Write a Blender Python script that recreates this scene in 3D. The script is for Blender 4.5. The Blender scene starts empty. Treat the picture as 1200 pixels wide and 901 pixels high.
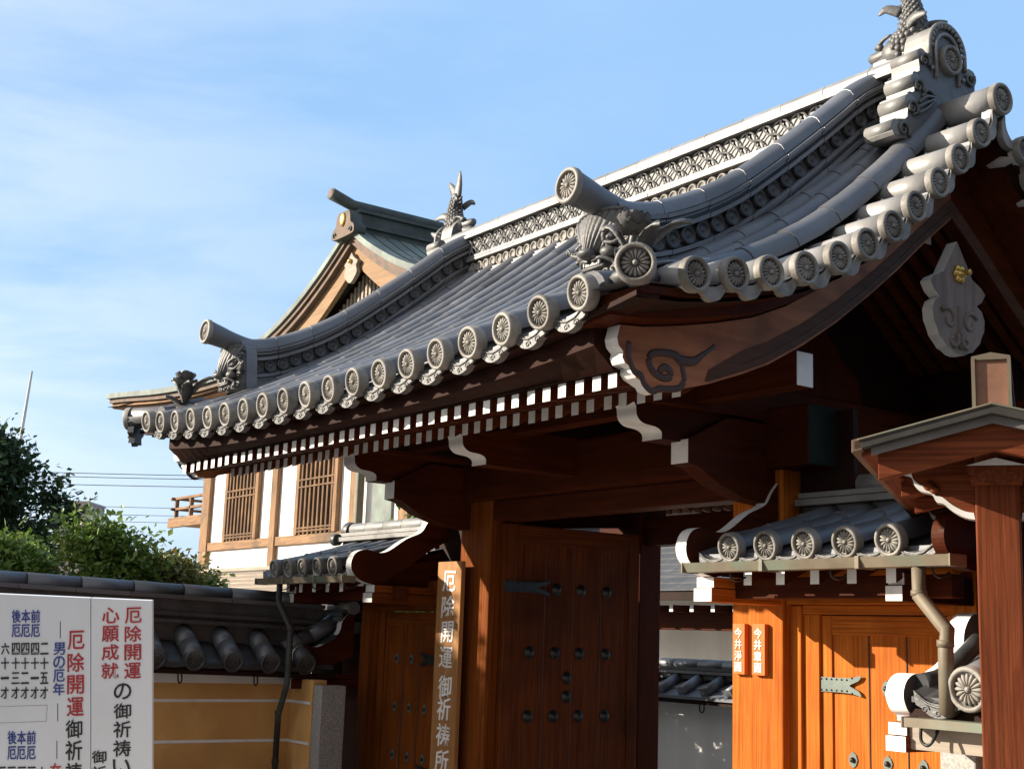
import bpy, math, random
from mathutils import Vector, Matrix
random.seed(7)
R = math.radians
PI = math.pi
scene = bpy.context.scene
COL = scene.collection

# ------------------------------------------------------------------ camera
PITCH, YAW, ROLL, FPX = R(10.7), R(35.5), R(2.0), 1574.0
fw = Vector((-math.cos(PITCH)*math.cos(YAW), math.cos(PITCH)*math.sin(YAW), math.sin(PITCH)))
rt = fw.cross(Vector((0, 0, 1))).normalized()
up = rt.cross(fw)
rt2 = rt*math.cos(ROLL) + up*math.sin(ROLL)
up2 = up*math.cos(ROLL) - rt*math.sin(ROLL)
cam = bpy.data.cameras.new('camera')
cam.sensor_width = 36.0
cam.lens = FPX/1200.0*36.0
cam.clip_start = 0.05
cam.clip_end = 2000.0
camo = bpy.data.objects.new('camera', cam)
COL.objects.link(camo)
camo.matrix_world = Matrix(((rt2.x, up2.x, -fw.x, 0), (rt2.y, up2.y, -fw.y, 0), (rt2.z, up2.z, -fw.z, 1.6), (0, 0, 0, 1)))
scene.camera = camo

# ------------------------------------------------------------------ light
SUN_AZ, SUN_EL = R(40.0), R(20.5)          # light comes from the left front (-X,-Y)
sd = Vector((math.sin(SUN_AZ)*math.cos(SUN_EL), math.cos(SUN_AZ)*math.cos(SUN_EL), -math.sin(SUN_EL)))
sun = bpy.data.lights.new('sun', 'SUN')
sun.energy = 5.0
sun.angle = R(0.5)
sun.color = (1.0, 0.89, 0.74)
suno = bpy.data.objects.new('sun', sun)
COL.objects.link(suno)
suno.rotation_euler = sd.to_track_quat('-Z', 'Y').to_euler()
suno.location = (-20, -20, 15)

world = bpy.data.worlds.new('World')
scene.world = world
world.use_nodes = True
wn, wl = world.node_tree.nodes, world.node_tree.links
bg = wn['Background']
sky = wn.new('ShaderNodeTexSky')
sky.sky_type = 'NISHITA'
sky.sun_disc = False
sky.sun_elevation = SUN_EL
sky.sun_rotation = math.atan2(-sd.x, -sd.y)
sky.air_density = 1.0
sky.dust_density = 0.6
sky.ozone_density = 1.6
tc = wn.new('ShaderNodeTexCoord')
mp = wn.new('ShaderNodeMapping')
mp.inputs['Rotation'].default_value = (R(8), R(-14), R(20))
mp.inputs['Scale'].default_value = (1.6, 1.6, 6.5)
wl.new(tc.outputs['Generated'], mp.inputs['Vector'])
nz = wn.new('ShaderNodeTexNoise')
nz.inputs['Scale'].default_value = 1.7
nz.inputs['Detail'].default_value = 9.0
nz.inputs['Roughness'].default_value = 0.56
nz.inputs['Distortion'].default_value = 0.35
wl.new(mp.outputs['Vector'], nz.inputs['Vector'])
cr = wn.new('ShaderNodeValToRGB')
cr.color_ramp.elements[0].position = 0.36
cr.color_ramp.elements[0].color = (0, 0, 0, 1)
cr.color_ramp.elements[1].position = 0.57
cr.color_ramp.elements[1].color = (1, 1, 1, 1)
wl.new(nz.outputs['Fac'], cr.inputs['Fac'])
# less cloud high up, more near the horizon
sx = wn.new('ShaderNodeSeparateXYZ')
wl.new(tc.outputs['Generated'], sx.inputs['Vector'])
mr = wn.new('ShaderNodeMapRange')
mr.inputs['From Min'].default_value = 0.05
mr.inputs['From Max'].default_value = 0.70
mr.inputs['To Min'].default_value = 1.0
mr.inputs['To Max'].default_value = 0.22
wl.new(sx.outputs['Z'], mr.inputs['Value'])
mr2 = wn.new('ShaderNodeMapRange')        # clouds gather to the west (left)
mr2.inputs['From Min'].default_value = -0.2
mr2.inputs['From Max'].default_value = 0.62
mr2.inputs['To Min'].default_value = 1.0
mr2.inputs['To Max'].default_value = 0.03
wl.new(sx.outputs['Y'], mr2.inputs['Value'])
m1 = wn.new('ShaderNodeMath'); m1.operation = 'MULTIPLY'
m2 = wn.new('ShaderNodeMath'); m2.operation = 'MULTIPLY'
wl.new(mr.outputs[0], m1.inputs[0]); wl.new(mr2.outputs[0], m1.inputs[1])
wl.new(cr.outputs['Color'], m2.inputs[0]); wl.new(m1.outputs[0], m2.inputs[1])
mx = wn.new('ShaderNodeMix'); mx.data_type = 'RGBA'
SKY_TINT = wn.new('ShaderNodeMix'); SKY_TINT.data_type = 'RGBA'; SKY_TINT.blend_type = 'MULTIPLY'
SKY_TINT.inputs[0].default_value = 1.0
SKY_TINT.inputs[7].default_value = (1.05, 1.0, 0.96, 1)
wl.new(sky.outputs['Color'], SKY_TINT.inputs[6])
wl.new(m2.outputs[0], mx.inputs[0])
mx.inputs[7].default_value = (5.0, 5.25, 5.6, 1)
# thin bright veil of high cloud over the northern half of the sky
vl = wn.new('ShaderNodeMix'); vl.data_type = 'RGBA'
vm = wn.new('ShaderNodeMapRange'); vm.interpolation_type = 'SMOOTHSTEP'
vm.inputs['From Min'].default_value = -0.35; vm.inputs['From Max'].default_value = 0.55
vm.inputs['To Min'].default_value = 0.0; vm.inputs['To Max'].default_value = 0.88
wl.new(sx.outputs['Y'], vm.inputs['Value'])
wl.new(vm.outputs[0], vl.inputs[0])
hz = wn.new('ShaderNodeMix'); hz.data_type = 'RGBA'  # unseen southern half of the sky brightened, added fill for shaded faces
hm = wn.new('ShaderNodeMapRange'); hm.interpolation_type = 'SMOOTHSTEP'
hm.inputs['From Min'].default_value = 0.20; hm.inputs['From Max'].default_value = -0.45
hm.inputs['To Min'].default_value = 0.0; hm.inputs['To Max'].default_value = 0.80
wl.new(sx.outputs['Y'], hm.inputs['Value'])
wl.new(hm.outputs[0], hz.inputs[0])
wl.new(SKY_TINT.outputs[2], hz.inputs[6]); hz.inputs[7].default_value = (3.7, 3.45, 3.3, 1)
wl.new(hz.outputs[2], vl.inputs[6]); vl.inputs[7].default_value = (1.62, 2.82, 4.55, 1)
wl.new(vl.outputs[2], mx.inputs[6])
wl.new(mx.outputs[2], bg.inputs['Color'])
bg.inputs['Strength'].default_value = 0.099

scene.view_settings.view_transform = 'Standard'
scene.view_settings.look = 'None'
scene.view_settings.gamma = 1.0
scene.view_settings.use_curve_mapping = False
scene.view_settings.exposure = 1.2
scene.cycles.max_bounces = 6

# ------------------------------------------------------------------ materials
MAT = {}
def nodemat(name):
    m = bpy.data.materials.new(name)
    m.use_nodes = True
    n, l = m.node_tree.nodes, m.node_tree.links
    b = n['Principled BSDF']
    MAT[name] = m
    return m, n, l, b

def noisy(name, c1, c2, scale=4.0, rough=0.6, stretch=(1, 1, 1), metal=0.0, bump=0.0, rough2=None, detail=6.0, lo=0.35, hi=0.68, spec=None, coat=0.0, c3=None, s3=1.2, bscale=None, veins=False, island=0.0, objvar=0.0, grain=None):
    m, n, l, b = nodemat(name)
    t = n.new('ShaderNodeTexCoord')
    mpn = n.new('ShaderNodeMapping')
    mpn.inputs['Scale'].default_value = stretch
    oi = n.new('ShaderNodeObjectInfo')
    ad = n.new('ShaderNodeVectorMath'); ad.operation = 'ADD'
    mu = n.new('ShaderNodeVectorMath'); mu.operation = 'SCALE'
    cb = n.new('ShaderNodeCombineXYZ')
    l.new(oi.outputs['Random'], cb.inputs[0]); l.new(oi.outputs['Random'], cb.inputs[1]); l.new(oi.outputs['Random'], cb.inputs[2])
    l.new(cb.outputs[0], mu.inputs[0]); mu.inputs['Scale'].default_value = 37.0
    l.new(t.outputs['Object'], ad.inputs[0]); l.new(mu.outputs[0], ad.inputs[1])
    l.new(ad.outputs[0], mpn.inputs['Vector'])
    x = n.new('ShaderNodeTexNoise')
    x.inputs['Scale'].default_value = scale
    x.inputs['Detail'].default_value = detail
    x.inputs['Roughness'].default_value = 0.62
    if veins: x.inputs['Distortion'].default_value = 0.8
    l.new(mpn.outputs['Vector'], x.inputs['Vector'])
    r = n.new('ShaderNodeValToRGB')
    r.color_ramp.elements[0].position = lo
    r.color_ramp.elements[0].color = (*c1, 1)
    r.color_ramp.elements[1].position = hi
    r.color_ramp.elements[1].color = (*c2, 1)
    l.new(x.outputs['Fac'], r.inputs['Fac'])
    colour = r.outputs['Color']
    if c3:
        x3 = n.new('ShaderNodeTexNoise')
        x3.inputs['Scale'].default_value = s3
        x3.inputs['Detail'].default_value = 5.0
        l.new(ad.outputs[0], x3.inputs['Vector'])
        r3 = n.new('ShaderNodeValToRGB')
        r3.color_ramp.elements[0].position = 0.50
        r3.color_ramp.elements[1].position = 0.72
        l.new(x3.outputs['Fac'], r3.inputs['Fac'])
        k = n.new('ShaderNodeMix'); k.data_type = 'RGBA'
        l.new(r3.outputs['Color'], k.inputs[0])
        l.new(colour, k.inputs[6]); k.inputs[7].default_value = (*c3, 1)
        colour = k.outputs[2]
    def times(col, fac, lo_, hi_):
        q_ = n.new('ShaderNodeMapRange'); q_.inputs['To Min'].default_value = lo_; q_.inputs['To Max'].default_value = hi_
        l.new(fac, q_.inputs['Value'])
        k_ = n.new('ShaderNodeMix'); k_.data_type = 'RGBA'; k_.blend_type = 'MULTIPLY'; k_.inputs[0].default_value = 1.0
        l.new(col, k_.inputs[6]); l.new(q_.outputs[0], k_.inputs[7])
        return k_.outputs[2], q_
    if island:      # every tile of a mesh is its own island and gets its own tone
        ge = n.new('ShaderNodeNewGeometry')
        colour, _ = times(colour, ge.outputs['Random Per Island'], 1-island, 1+island)
    if objvar:
        colour, _ = times(colour, oi.outputs['Random'], 1-objvar, 1+objvar*.4)
    if grain:       # fine dark lines along the board
        mg = n.new('ShaderNodeMapping'); mg.inputs['Scale'].default_value = grain
        l.new(ad.outputs[0], mg.inputs['Vector'])
        xg = n.new('ShaderNodeTexNoise'); xg.inputs['Scale'].default_value = 6.0; xg.inputs['Detail'].default_value = 5.0; xg.inputs['Distortion'].default_value = 0.3
        l.new(mg.outputs['Vector'], xg.inputs['Vector'])
        colour, q_ = times(colour, xg.outputs['Fac'], .68, 1.12)
        q_.inputs['From Min'].default_value = .36; q_.inputs['From Max'].default_value = .60
    l.new(colour, b.inputs['Base Color'])
    b.inputs['Metallic'].default_value = metal
    if rough2 is not None:
        q = n.new('ShaderNodeMapRange')
        q.inputs['To Min'].default_value = rough; q.inputs['To Max'].default_value = rough2
        q.inputs['From Min'].default_value = 0.3; q.inputs['From Max'].default_value = 0.7
        l.new(x.outputs['Fac'], q.inputs['Value']); l.new(q.outputs[0], b.inputs['Roughness'])
    else:
        b.inputs['Roughness'].default_value = rough
    if spec is not None: b.inputs['Specular IOR Level'].default_value = spec
    if coat: b.inputs['Coat Weight'].default_value = coat; b.inputs['Coat Roughness'].default_value = 0.25
    if bump:
        bp = n.new('ShaderNodeBump')
        bp.inputs['Strength'].default_value = bump
        bp.inputs['Distance'].default_value = 0.01
        src = x
        if bscale:
            src = n.new('ShaderNodeTexNoise'); src.inputs['Scale'].default_value = bscale; src.inputs['Detail'].default_value = 4.0
            l.new(ad.outputs[0], src.inputs['Vector'])
        l.new(src.outputs['Fac'], bp.inputs['Height']); l.new(bp.outputs['Normal'], b.inputs['Normal'])
    return m

T1, T2, T3 = (0.104, 0.107, 0.117), (0.155, 0.159, 0.172), (0.082, 0.081, 0.080)
noisy('tile', T1, T2, 3.0, 0.36, metal=0.25, bump=0.12, rough2=0.55, c3=T3, s3=1.6, bscale=30, island=0.20, objvar=0.15)
noisy('tile_moulding', (0.165, 0.163, 0.157), (0.24, 0.236, 0.226), 5.0, 0.5, metal=0.05, bump=0.2, c3=(0.14, 0.134, 0.124), s3=3.5, bscale=35, island=0.16)
noisy('tile_disc', (0.175, 0.164, 0.146), (0.265, 0.248, 0.221), 14.0, 0.6, metal=0.0, bump=0.2, c3=(0.11, 0.095, 0.075), s3=8, bscale=60, objvar=0.22)
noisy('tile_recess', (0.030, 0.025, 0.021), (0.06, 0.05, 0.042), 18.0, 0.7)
noisy('tile_dark', (0.030, 0.031, 0.033), (0.06, 0.061, 0.065), 5.0, 0.5, metal=0.15, bump=0.12, bscale=30)
noisy('tile_carved', (0.070, 0.069, 0.068), (0.130, 0.129, 0.126), 9.0, 0.5, metal=0.1, bump=0.3, c3=(0.06, 0.058, 0.055), s3=9, bscale=45)
for ax, st, gs in (('x', (0.6, 9, 9), (.25, 14, 14)), ('y', (9, 0.6, 9), (14, .25, 14)), ('z', (9, 9, 0.6), (14, 14, .25))):
    noisy('wood_'+ax, (0.042, 0.0088, 0.0028), (0.078, 0.018, 0.0055), 2.6, 0.45, stretch=st, bump=0.10, rough2=0.7, spec=0.06, veins=True, c3=(0.03, 0.007, 0.003), s3=1.3)
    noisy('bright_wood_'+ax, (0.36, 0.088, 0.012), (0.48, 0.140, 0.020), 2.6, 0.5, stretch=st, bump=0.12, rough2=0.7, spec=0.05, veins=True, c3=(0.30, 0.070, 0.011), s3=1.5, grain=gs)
    noisy('aged_red_wood_'+ax, (0.135, 0.033, 0.0055), (0.20, 0.056, 0.0095), 2.6, 0.5, stretch=st, bump=0.12, rough2=0.7, spec=0.05, veins=True, c3=(0.10, 0.025, 0.005), s3=1.5, grain=gs)  # bright wood darkened: the shade on the left side is in the colour
    noisy('door_wood_'+ax, (0.080, 0.0185, 0.0042), (0.140, 0.036, 0.0075), 2.6, 0.5, stretch=st, grain=gs, bump=0.10, rough2=0.7, spec=0.06, veins=True, c3=(0.05, 0.013, 0.0035), s3=1.3, objvar=.12)
    noisy('old_wood_'+ax, (0.16, 0.095, 0.055), (0.33, 0.20, 0.11), 3.2, 0.8, spec=0.15, stretch=st, bump=0.15, veins=True, c3=(0.12, 0.085, 0.06), s3=1.7)
    noisy('kiosk_wood_'+ax, (0.110, 0.027, 0.0105), (0.18, 0.050, 0.020), 3.0, 0.7, spec=0.07, stretch=st, bump=0.25, veins=True, grain=gs)
noisy('carved_groove', (0.030, 0.013, 0.007), (0.055, 0.023, 0.012), 10, 0.6)
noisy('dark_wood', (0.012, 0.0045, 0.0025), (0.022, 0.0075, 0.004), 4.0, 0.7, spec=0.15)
noisy('verge_round', (0.30, 0.295, 0.285), (0.38, 0.374, 0.362), 4.0, 0.42, metal=0.1, bump=0.12, c3=(0.21, 0.20, 0.185), s3=4, bscale=35, objvar=0.15)
noisy('barge_wood', (0.20, 0.076, 0.032), (0.34, 0.138, 0.060), 2.4, 0.6, stretch=(9, 0.6, 5), bump=0.15, spec=0.2, veins=True, c3=(0.085, 0.032, 0.016), s3=1.6)
noisy('lattice_wood', (0.09, 0.055, 0.035), (0.17, 0.105, 0.062), 3.2, 0.8, stretch=(9, 9, 0.6), spec=0.15, c3=(0.22, 0.13, 0.07), s3=2.5)
noisy('white_paint', (0.74, 0.73, 0.70), (0.82, 0.81, 0.79), 6.0, 0.65, c3=(0.58, 0.55, 0.49), s3=5, objvar=0.2, bump=0.05)
noisy('plaster', (0.66, 0.645, 0.62), (0.80, 0.79, 0.77), 1.6, 0.85, stretch=(1.2, 1.2, .35), bump=0.08, bscale=40, c3=(0.62, 0.60, 0.57), s3=0.9, spec=0.2)
noisy('box_brown', (0.17, 0.085, 0.055), (0.25, 0.13, 0.085), 6, 0.6, spec=0.2)
noisy('flashing', (0.11, 0.105, 0.10), (0.16, 0.155, 0.15), 5, 0.6, spec=0.2)
noisy('pale_wood', (0.20, 0.118, 0.060), (0.28, 0.172, 0.092), 2.5, 0.7, stretch=(.6, 9, 9), spec=0.2, veins=True)
noisy('ochre_plaster', (0.55, 0.295, 0.098), (0.66, 0.375, 0.135), 2.2, 0.85, stretch=(1, 1, .5), bump=0.25, bscale=60, c3=(0.48, 0.255, 0.088), s3=1.8, spec=0.2)
noisy('copper', (0.115, 0.094, 0.066), (0.18, 0.148, 0.104), 5.0, 0.6, spec=0.3, metal=0.1, c3=(0.12, 0.15, 0.115), s3=3.0)
noisy('copper_dark', (0.020, 0.0185, 0.016), (0.042, 0.038, 0.033), 5.0, 0.6, spec=0.3, c3=(0.06, 0.08, 0.066), s3=3)
noisy('copper_brown', (0.10, 0.065, 0.045), (0.16, 0.10, 0.07), 5.0, 0.65, metal=0.0, spec=0.2, c3=(0.07, 0.06, 0.05), s3=3.0)
noisy('patina', (0.10, 0.118, 0.106), (0.155, 0.178, 0.162), 3.0, 0.65, spec=0.3, c3=(0.23, 0.29, 0.25), s3=1.4, bump=0.1)
noisy('patina_dark', (0.045, 0.053, 0.049), (0.08, 0.092, 0.085), 3.0, 0.65, spec=0.25)
noisy('iron', (0.016, 0.018, 0.018), (0.035, 0.038, 0.036), 9.0, 0.45, metal=0.5)
noisy('green_iron', (0.075, 0.098, 0.086), (0.12, 0.145, 0.125), 9.0, 0.5, metal=0.3, bump=0.1)
noisy('granite', (0.22, 0.21, 0.195), (0.38, 0.365, 0.34), 60.0, 0.75, bump=0.2, detail=3)
noisy('sign_white', (0.66, 0.68, 0.71), (0.73, 0.75, 0.78), 1.6, 0.4, stretch=(1, 1, .4), c3=(0.62, 0.635, 0.65), s3=1.2)
noisy('sign_wood', (0.27, 0.125, 0.042), (0.36, 0.175, 0.060), 2.5, 0.6, spec=0.2, stretch=(9, 9, 0.6), veins=True)
noisy('plate_wood', (0.50, 0.11, 0.022), (0.60, 0.15, 0.030), 2.5, 0.55, spec=0.2, stretch=(9, 9, 0.6), veins=True)
noisy('ink_black', (0.010, 0.010, 0.011), (0.016, 0.016, 0.017), 3, 0.5)
noisy('ink_red', (0.36, 0.018, 0.022), (0.42, 0.024, 0.028), 3, 0.5)
noisy('ink_blue', (0.022, 0.045, 0.24), (0.03, 0.06, 0.28), 3, 0.5)
noisy('gold', (0.55, 0.36, 0.10), (0.68, 0.46, 0.14), 8, 0.35, metal=0.8)
noisy('asphalt', (0.085, 0.083, 0.080), (0.125, 0.122, 0.118), 30, 0.9, bump=0.3)
noisy('paving', (0.36, 0.34, 0.31), (0.46, 0.44, 0.40), 12, 0.8, bump=0.2)
noisy('shingle', (0.035, 0.04, 0.048), (0.065, 0.07, 0.08), 6, 0.8, c3=(0.09, 0.09, 0.092), s3=2)
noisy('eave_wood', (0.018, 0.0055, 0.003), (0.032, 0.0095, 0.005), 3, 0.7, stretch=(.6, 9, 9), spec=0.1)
noisy('dark_green', (0.010, 0.015, 0.013), (0.018, 0.026, 0.023), 4, 0.8, spec=0.1)
noisy('barge_low', (0.050, 0.025, 0.016), (0.085, 0.043, 0.028), 3, 0.7, stretch=(9, 0.6, 6), spec=0.15, veins=True)
noisy('pendant_wood', (0.13, 0.10, 0.085), (0.21, 0.17, 0.145), 3, 0.75, stretch=(6, 6, 0.8), spec=0.2)
noisy('weathered_board', (0.20, 0.165, 0.13), (0.32, 0.27, 0.21), 3, 0.75, stretch=(0.6, 8, 8))
noisy('glass_dark', (0.02, 0.023, 0.026), (0.035, 0.038, 0.042), 1, 0.08)
noisy('concrete', (0.42, 0.33, 0.28), (0.50, 0.40, 0.34), 3, 0.8)
noisy('concrete_pale', (0.55, 0.52, 0.50), (0.62, 0.60, 0.58), 3, 0.8)
noisy('bark', (0.06, 0.045, 0.03), (0.12, 0.09, 0.065), 8, 0.9, bump=0.5)
noisy('cable', (0.10, 0.10, 0.105), (0.13, 0.13, 0.135), 3, 0.6)
noisy('pole_metal', (0.38, 0.37, 0.36), (0.45, 0.44, 0.43), 3, 0.5)

def leafmat(name, c1, c2, c3=None):
    m, n, l, b = nodemat(name)
    g = n.new('ShaderNodeNewGeometry')
    r = n.new('ShaderNodeValToRGB')
    r.color_ramp.elements[0].color = (*c1, 1)
    r.color_ramp.elements[1].color = (*c2, 1)
    if c3:
        e = r.color_ramp.elements.new(0.86); e.color = (*c2, 1)
        r.color_ramp.elements[-1].color = (*c3, 1)
    l.new(g.outputs['Random Per Island'], r.inputs['Fac'])
    l.new(r.outputs['Color'], b.inputs['Base Color'])
    b.inputs['Roughness'].default_value = 0.5
    tr = n.new('ShaderNodeBsdfTranslucent')
    l.new(r.outputs['Color'], tr.inputs['Color'])
    ms = n.new('ShaderNodeMixShader'); ms.inputs[0].default_value = 0.3
    l.new(b.outputs[0], ms.inputs[1]); l.new(tr.outputs[0], ms.inputs[2])
    l.new(ms.outputs[0], n['Material Output'].inputs['Surface'])
leafmat('leaf_conifer', (0.020, 0.045, 0.020), (0.065, 0.11, 0.045))
leafmat('leaf_shrub', (0.085, 0.15, 0.028), (0.21, 0.31, 0.06), (0.27, 0.32, 0.10))
leafmat('leaf_mixed', (0.10, 0.115, 0.03), (0.22, 0.22, 0.06), (0.30, 0.13, 0.05))
leafmat('leaf_red', (0.16, 0.035, 0.015), (0.32, 0.085, 0.03))
leafmat('leaf_tree', (0.03, 0.06, 0.018), (0.08, 0.13, 0.04))

# ------------------------------------------------------------------ mesh building
class MB:
    def __init__(s):
        s.v, s.f, s.m, s.sm, s.names = [], [], [], [], []
    def mi(s, name):
        if name not in s.names: s.names.append(name)
        return s.names.index(name)
    def add(s, verts, faces, mat, M=None, smooth=False):
        o = len(s.v); k = s.mi(mat)
        for p in verts:
            p = Vector(p)
            s.v.append(M @ p if M is not None else p)
        for f in faces:
            s.f.append([i+o for i in f]); s.m.append(k); s.sm.append(smooth)
        return s
    def box(s, x0, x1, y0, y1, z0, z1, mat, M=None, ends=None):
        v = [(x0, y0, z0), (x1, y0, z0), (x1, y1, z0), (x0, y1, z0), (x0, y0, z1), (x1, y0, z1), (x1, y1, z1), (x0, y1, z1)]
        F = {'-z': [0, 3, 2, 1], '+z': [4, 5, 6, 7], '-y': [0, 1, 5, 4], '+x': [1, 2, 6, 5], '+y': [2, 3, 7, 6], '-x': [3, 0, 4, 7]}
        ends = ends or {}
        o = len(s.v)
        for p in v:
            p = Vector(p); s.v.append(M @ p if M is not None else p)
        for key, f in F.items():
            s.f.append([i+o for i in f]); s.m.append(s.mi(ends.get(key, mat))); s.sm.append(False)
        return s
    def prism(s, pts, axis, a0, a1, mat, side=None, M=None):
        # pts: 2-D outline in the plane across 'axis' (x: (y,z)  y: (x,z)  z: (x,y)); side: material of the edge faces
        def P(p, a):
            return {'x': (a, p[0], p[1]), 'y': (p[0], a, p[1]), 'z': (p[0], p[1], a)}[axis]
        n = len(pts)
        v = [P(p, a0) for p in pts] + [P(p, a1) for p in pts]
        s.add(v, [list(range(n))[::-1], list(range(n, 2*n))], mat, M)
        o = len(s.v) - 2*n
        for i in range(n):
            j = (i+1) % n
            mm = side(i) if callable(side) else (side or mat)
            s.f.append([o+i, o+j, o+n+j, o+n+i]); s.m.append(s.mi(mm)); s.sm.append(False)
        return s
    def tube(s, pts, rad, mat, n=8, cap=True, smooth=True, squash=None, M=None, upv=None):
        pts = [Vector(p) for p in pts]
        rad = rad if isinstance(rad, (list, tuple)) else [rad]*len(pts)
        o = len(s.v); k = s.mi(mat)
        prev = None
        for i, p in enumerate(pts):
            t = (pts[min(i+1, len(pts)-1)] - pts[max(i-1, 0)]).normalized()
            a = Vector(upv) if upv else (prev if prev is not None else (Vector((0, 0, 1)) if abs(t.z) < 0.9 else Vector((1, 0, 0))))
            b1 = (a - t*a.dot(t)).normalized(); prev = b1
            b2 = t.cross(b1)
            sq = squash or (1, 1)
            for q in range(n):
                an = 2*PI*q/n
                w = p + b1*math.cos(an)*rad[i]*sq[0] + b2*math.sin(an)*rad[i]*sq[1]
                s.v.append(M @ w if M is not None else w)
        for i in range(len(pts)-1):
            for q in range(n):
                q2 = (q+1) % n
                s.f.append([o+i*n+q, o+i*n+q2, o+(i+1)*n+q2, o+(i+1)*n+q]); s.m.append(k); s.sm.append(smooth)
        if cap:
            s.f.append([o+q for q in range(n)][::-1]); s.m.append(k); s.sm.append(False)
            e = o+(len(pts)-1)*n
            s.f.append([e+q for q in range(n)]); s.m.append(k); s.sm.append(False)
        return s
    def lathe(s, prof, mat, n=24, M=None, smooth=True):
        # profile (r, h) turned about local z
        o = len(s.v); k = s.mi(mat)
        for r, h in prof:
            for q in range(n):
                an = 2*PI*q/n
                p = Vector((r*math.cos(an), r*math.sin(an), h))
                s.v.append(M @ p if M is not None else p)
        for i in range(len(prof)-1):
            for q in range(n):
                q2 = (q+1) % n
                s.f.append([o+i*n+q, o+i*n+q2, o+(i+1)*n+q2, o+(i+1)*n+q]); s.m.append(k); s.sm.append(smooth)
        return s
    def disk(s, r, h, mat, n=24, M=None):
        return s.add([(r*math.cos(2*PI*q/n), r*math.sin(2*PI*q/n), h) for q in range(n)], [list(range(n))], mat, M)
    def blob(s, c, r, mat, nu=8, nv=5, M=None, smooth=True):
        r = r if isinstance(r, (tuple, list)) else (r, r, r)
        v = []; f = []
        for j in range(nv+1):
            th = PI*j/nv
            for i in range(nu):
                ph = 2*PI*i/nu
                p = Vector((r[0]*math.sin(th)*math.cos(ph), r[1]*math.sin(th)*math.sin(ph), r[2]*math.cos(th)))
                if M is not None: p = M @ p
                v.append(p + Vector(c))
        for j in range(nv):
            for i in range(nu):
                f.append([j*nu+i, (j+1)*nu+i, (j+1)*nu+(i+1) % nu, j*nu+(i+1) % nu])
        return s.add(v, f, mat, None, smooth)
    def grid(s, nu, nv, fn, mat, smooth=False):
        v = [fn(i/nu, j/nv) for j in range(nv+1) for i in range(nu+1)]
        f = [[j*(nu+1)+i, j*(nu+1)+i+1, (j+1)*(nu+1)+i+1, (j+1)*(nu+1)+i] for j in range(nv) for i in range(nu)]
        return s.add(v, f, mat, None, smooth)
    def mesh(s, name, origin=(0, 0, 0)):
        me = bpy.data.meshes.new(name)
        o = Vector(origin)
        me.from_pydata([tuple(p-o) for p in s.v], [], s.f)
        for nm in s.names: me.materials.append(MAT[nm])
        me.polygons.foreach_set('material_index', s.m)
        me.polygons.foreach_set('use_smooth', s.sm)
        me.update()
        return me
    def build(s, name, parent=None, origin=None, bevel=0.0, fixn=False):
        if origin is None:
            xs = [p.x for p in s.v]; ys = [p.y for p in s.v]; zs = [p.z for p in s.v]
            origin = ((min(xs)+max(xs))/2, (min(ys)+max(ys))/2, min(zs))
        me = s.mesh(name, origin)
        if fixn:
            import bmesh
            bm = bmesh.new(); bm.from_mesh(me); bmesh.ops.recalc_face_normals(bm, faces=bm.faces); bm.to_mesh(me); bm.free()
        return link(name, me, origin, parent, bevel)

WLOC = {}
def link(name, me, wloc, parent=None, bevel=0.0):
    o = bpy.data.objects.new(name, me)
    COL.objects.link(o)
    place(o, wloc, parent)
    if bevel:
        b = o.modifiers.new('bevel', 'BEVEL'); b.width = bevel; b.segments = 2; b.limit_method = 'ANGLE'; b.angle_limit = R(40)
    return o
def place(o, wloc, parent=None):
    w = Vector(wloc)
    WLOC[o.name] = w
    if parent is not None:
        o.parent = parent
        o.location = w - WLOC[parent.name]
    else:
        o.location = w
def tag(o, label, cat, group=None):
    o['label'] = label; o['category'] = cat
    if group: o['group'] = group
    return o
def thing(name, label, cat, loc, group=None):
    o = bpy.data.objects.new(name, None)
    o.empty_display_size = 0.2
    COL.objects.link(o); place(o, loc)
    return tag(o, label, cat, group)
def copy_to(src, wloc, parent, rot=None, label=None):
    o = src.copy(); COL.objects.link(o)
    place(o, wloc, parent)
    if rot is not None: o.rotation_euler = rot
    if label: o['label'] = label
    return o
def structure(o):
    o['kind'] = 'structure'; return o
def smooth(e0, e1, x):
    t = max(0.0, min(1.0, (x-e0)/(e1-e0))); return t*t*(3-2*t)
def lerp_tab(x, xs, ys):
    if x <= xs[0]: return ys[0] + (ys[1]-ys[0])/(xs[1]-xs[0])*(x-xs[0])
    for i in range(len(xs)-1):
        if x <= xs[i+1]:
            return ys[i] + (ys[i+1]-ys[i])*(x-xs[i])/(xs[i+1]-xs[i])
    return ys[-1] + (ys[-1]-ys[-2])/(xs[-1]-xs[-2])*(x-xs[-1])
def catmull(pts, k=6):
    P = [Vector(p) for p in pts]; out = []
    for i in range(len(P)-1):
        a, b, c, d = P[max(i-1, 0)], P[i], P[i+1], P[min(i+2, len(P)-1)]
        for j in range(k):
            t = j/k
            out.append(0.5*((2*b) + (c-a)*t + (2*a-5*b+4*c-d)*t*t + (3*b-a-3*c+d)*t*t*t))
    out.append(P[-1]); return out
def cat2(pts, k=5):
    return [(p.x, p.y) for p in catmull([(a, b, 0) for a, b in pts], k)]
TXT = {}
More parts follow.
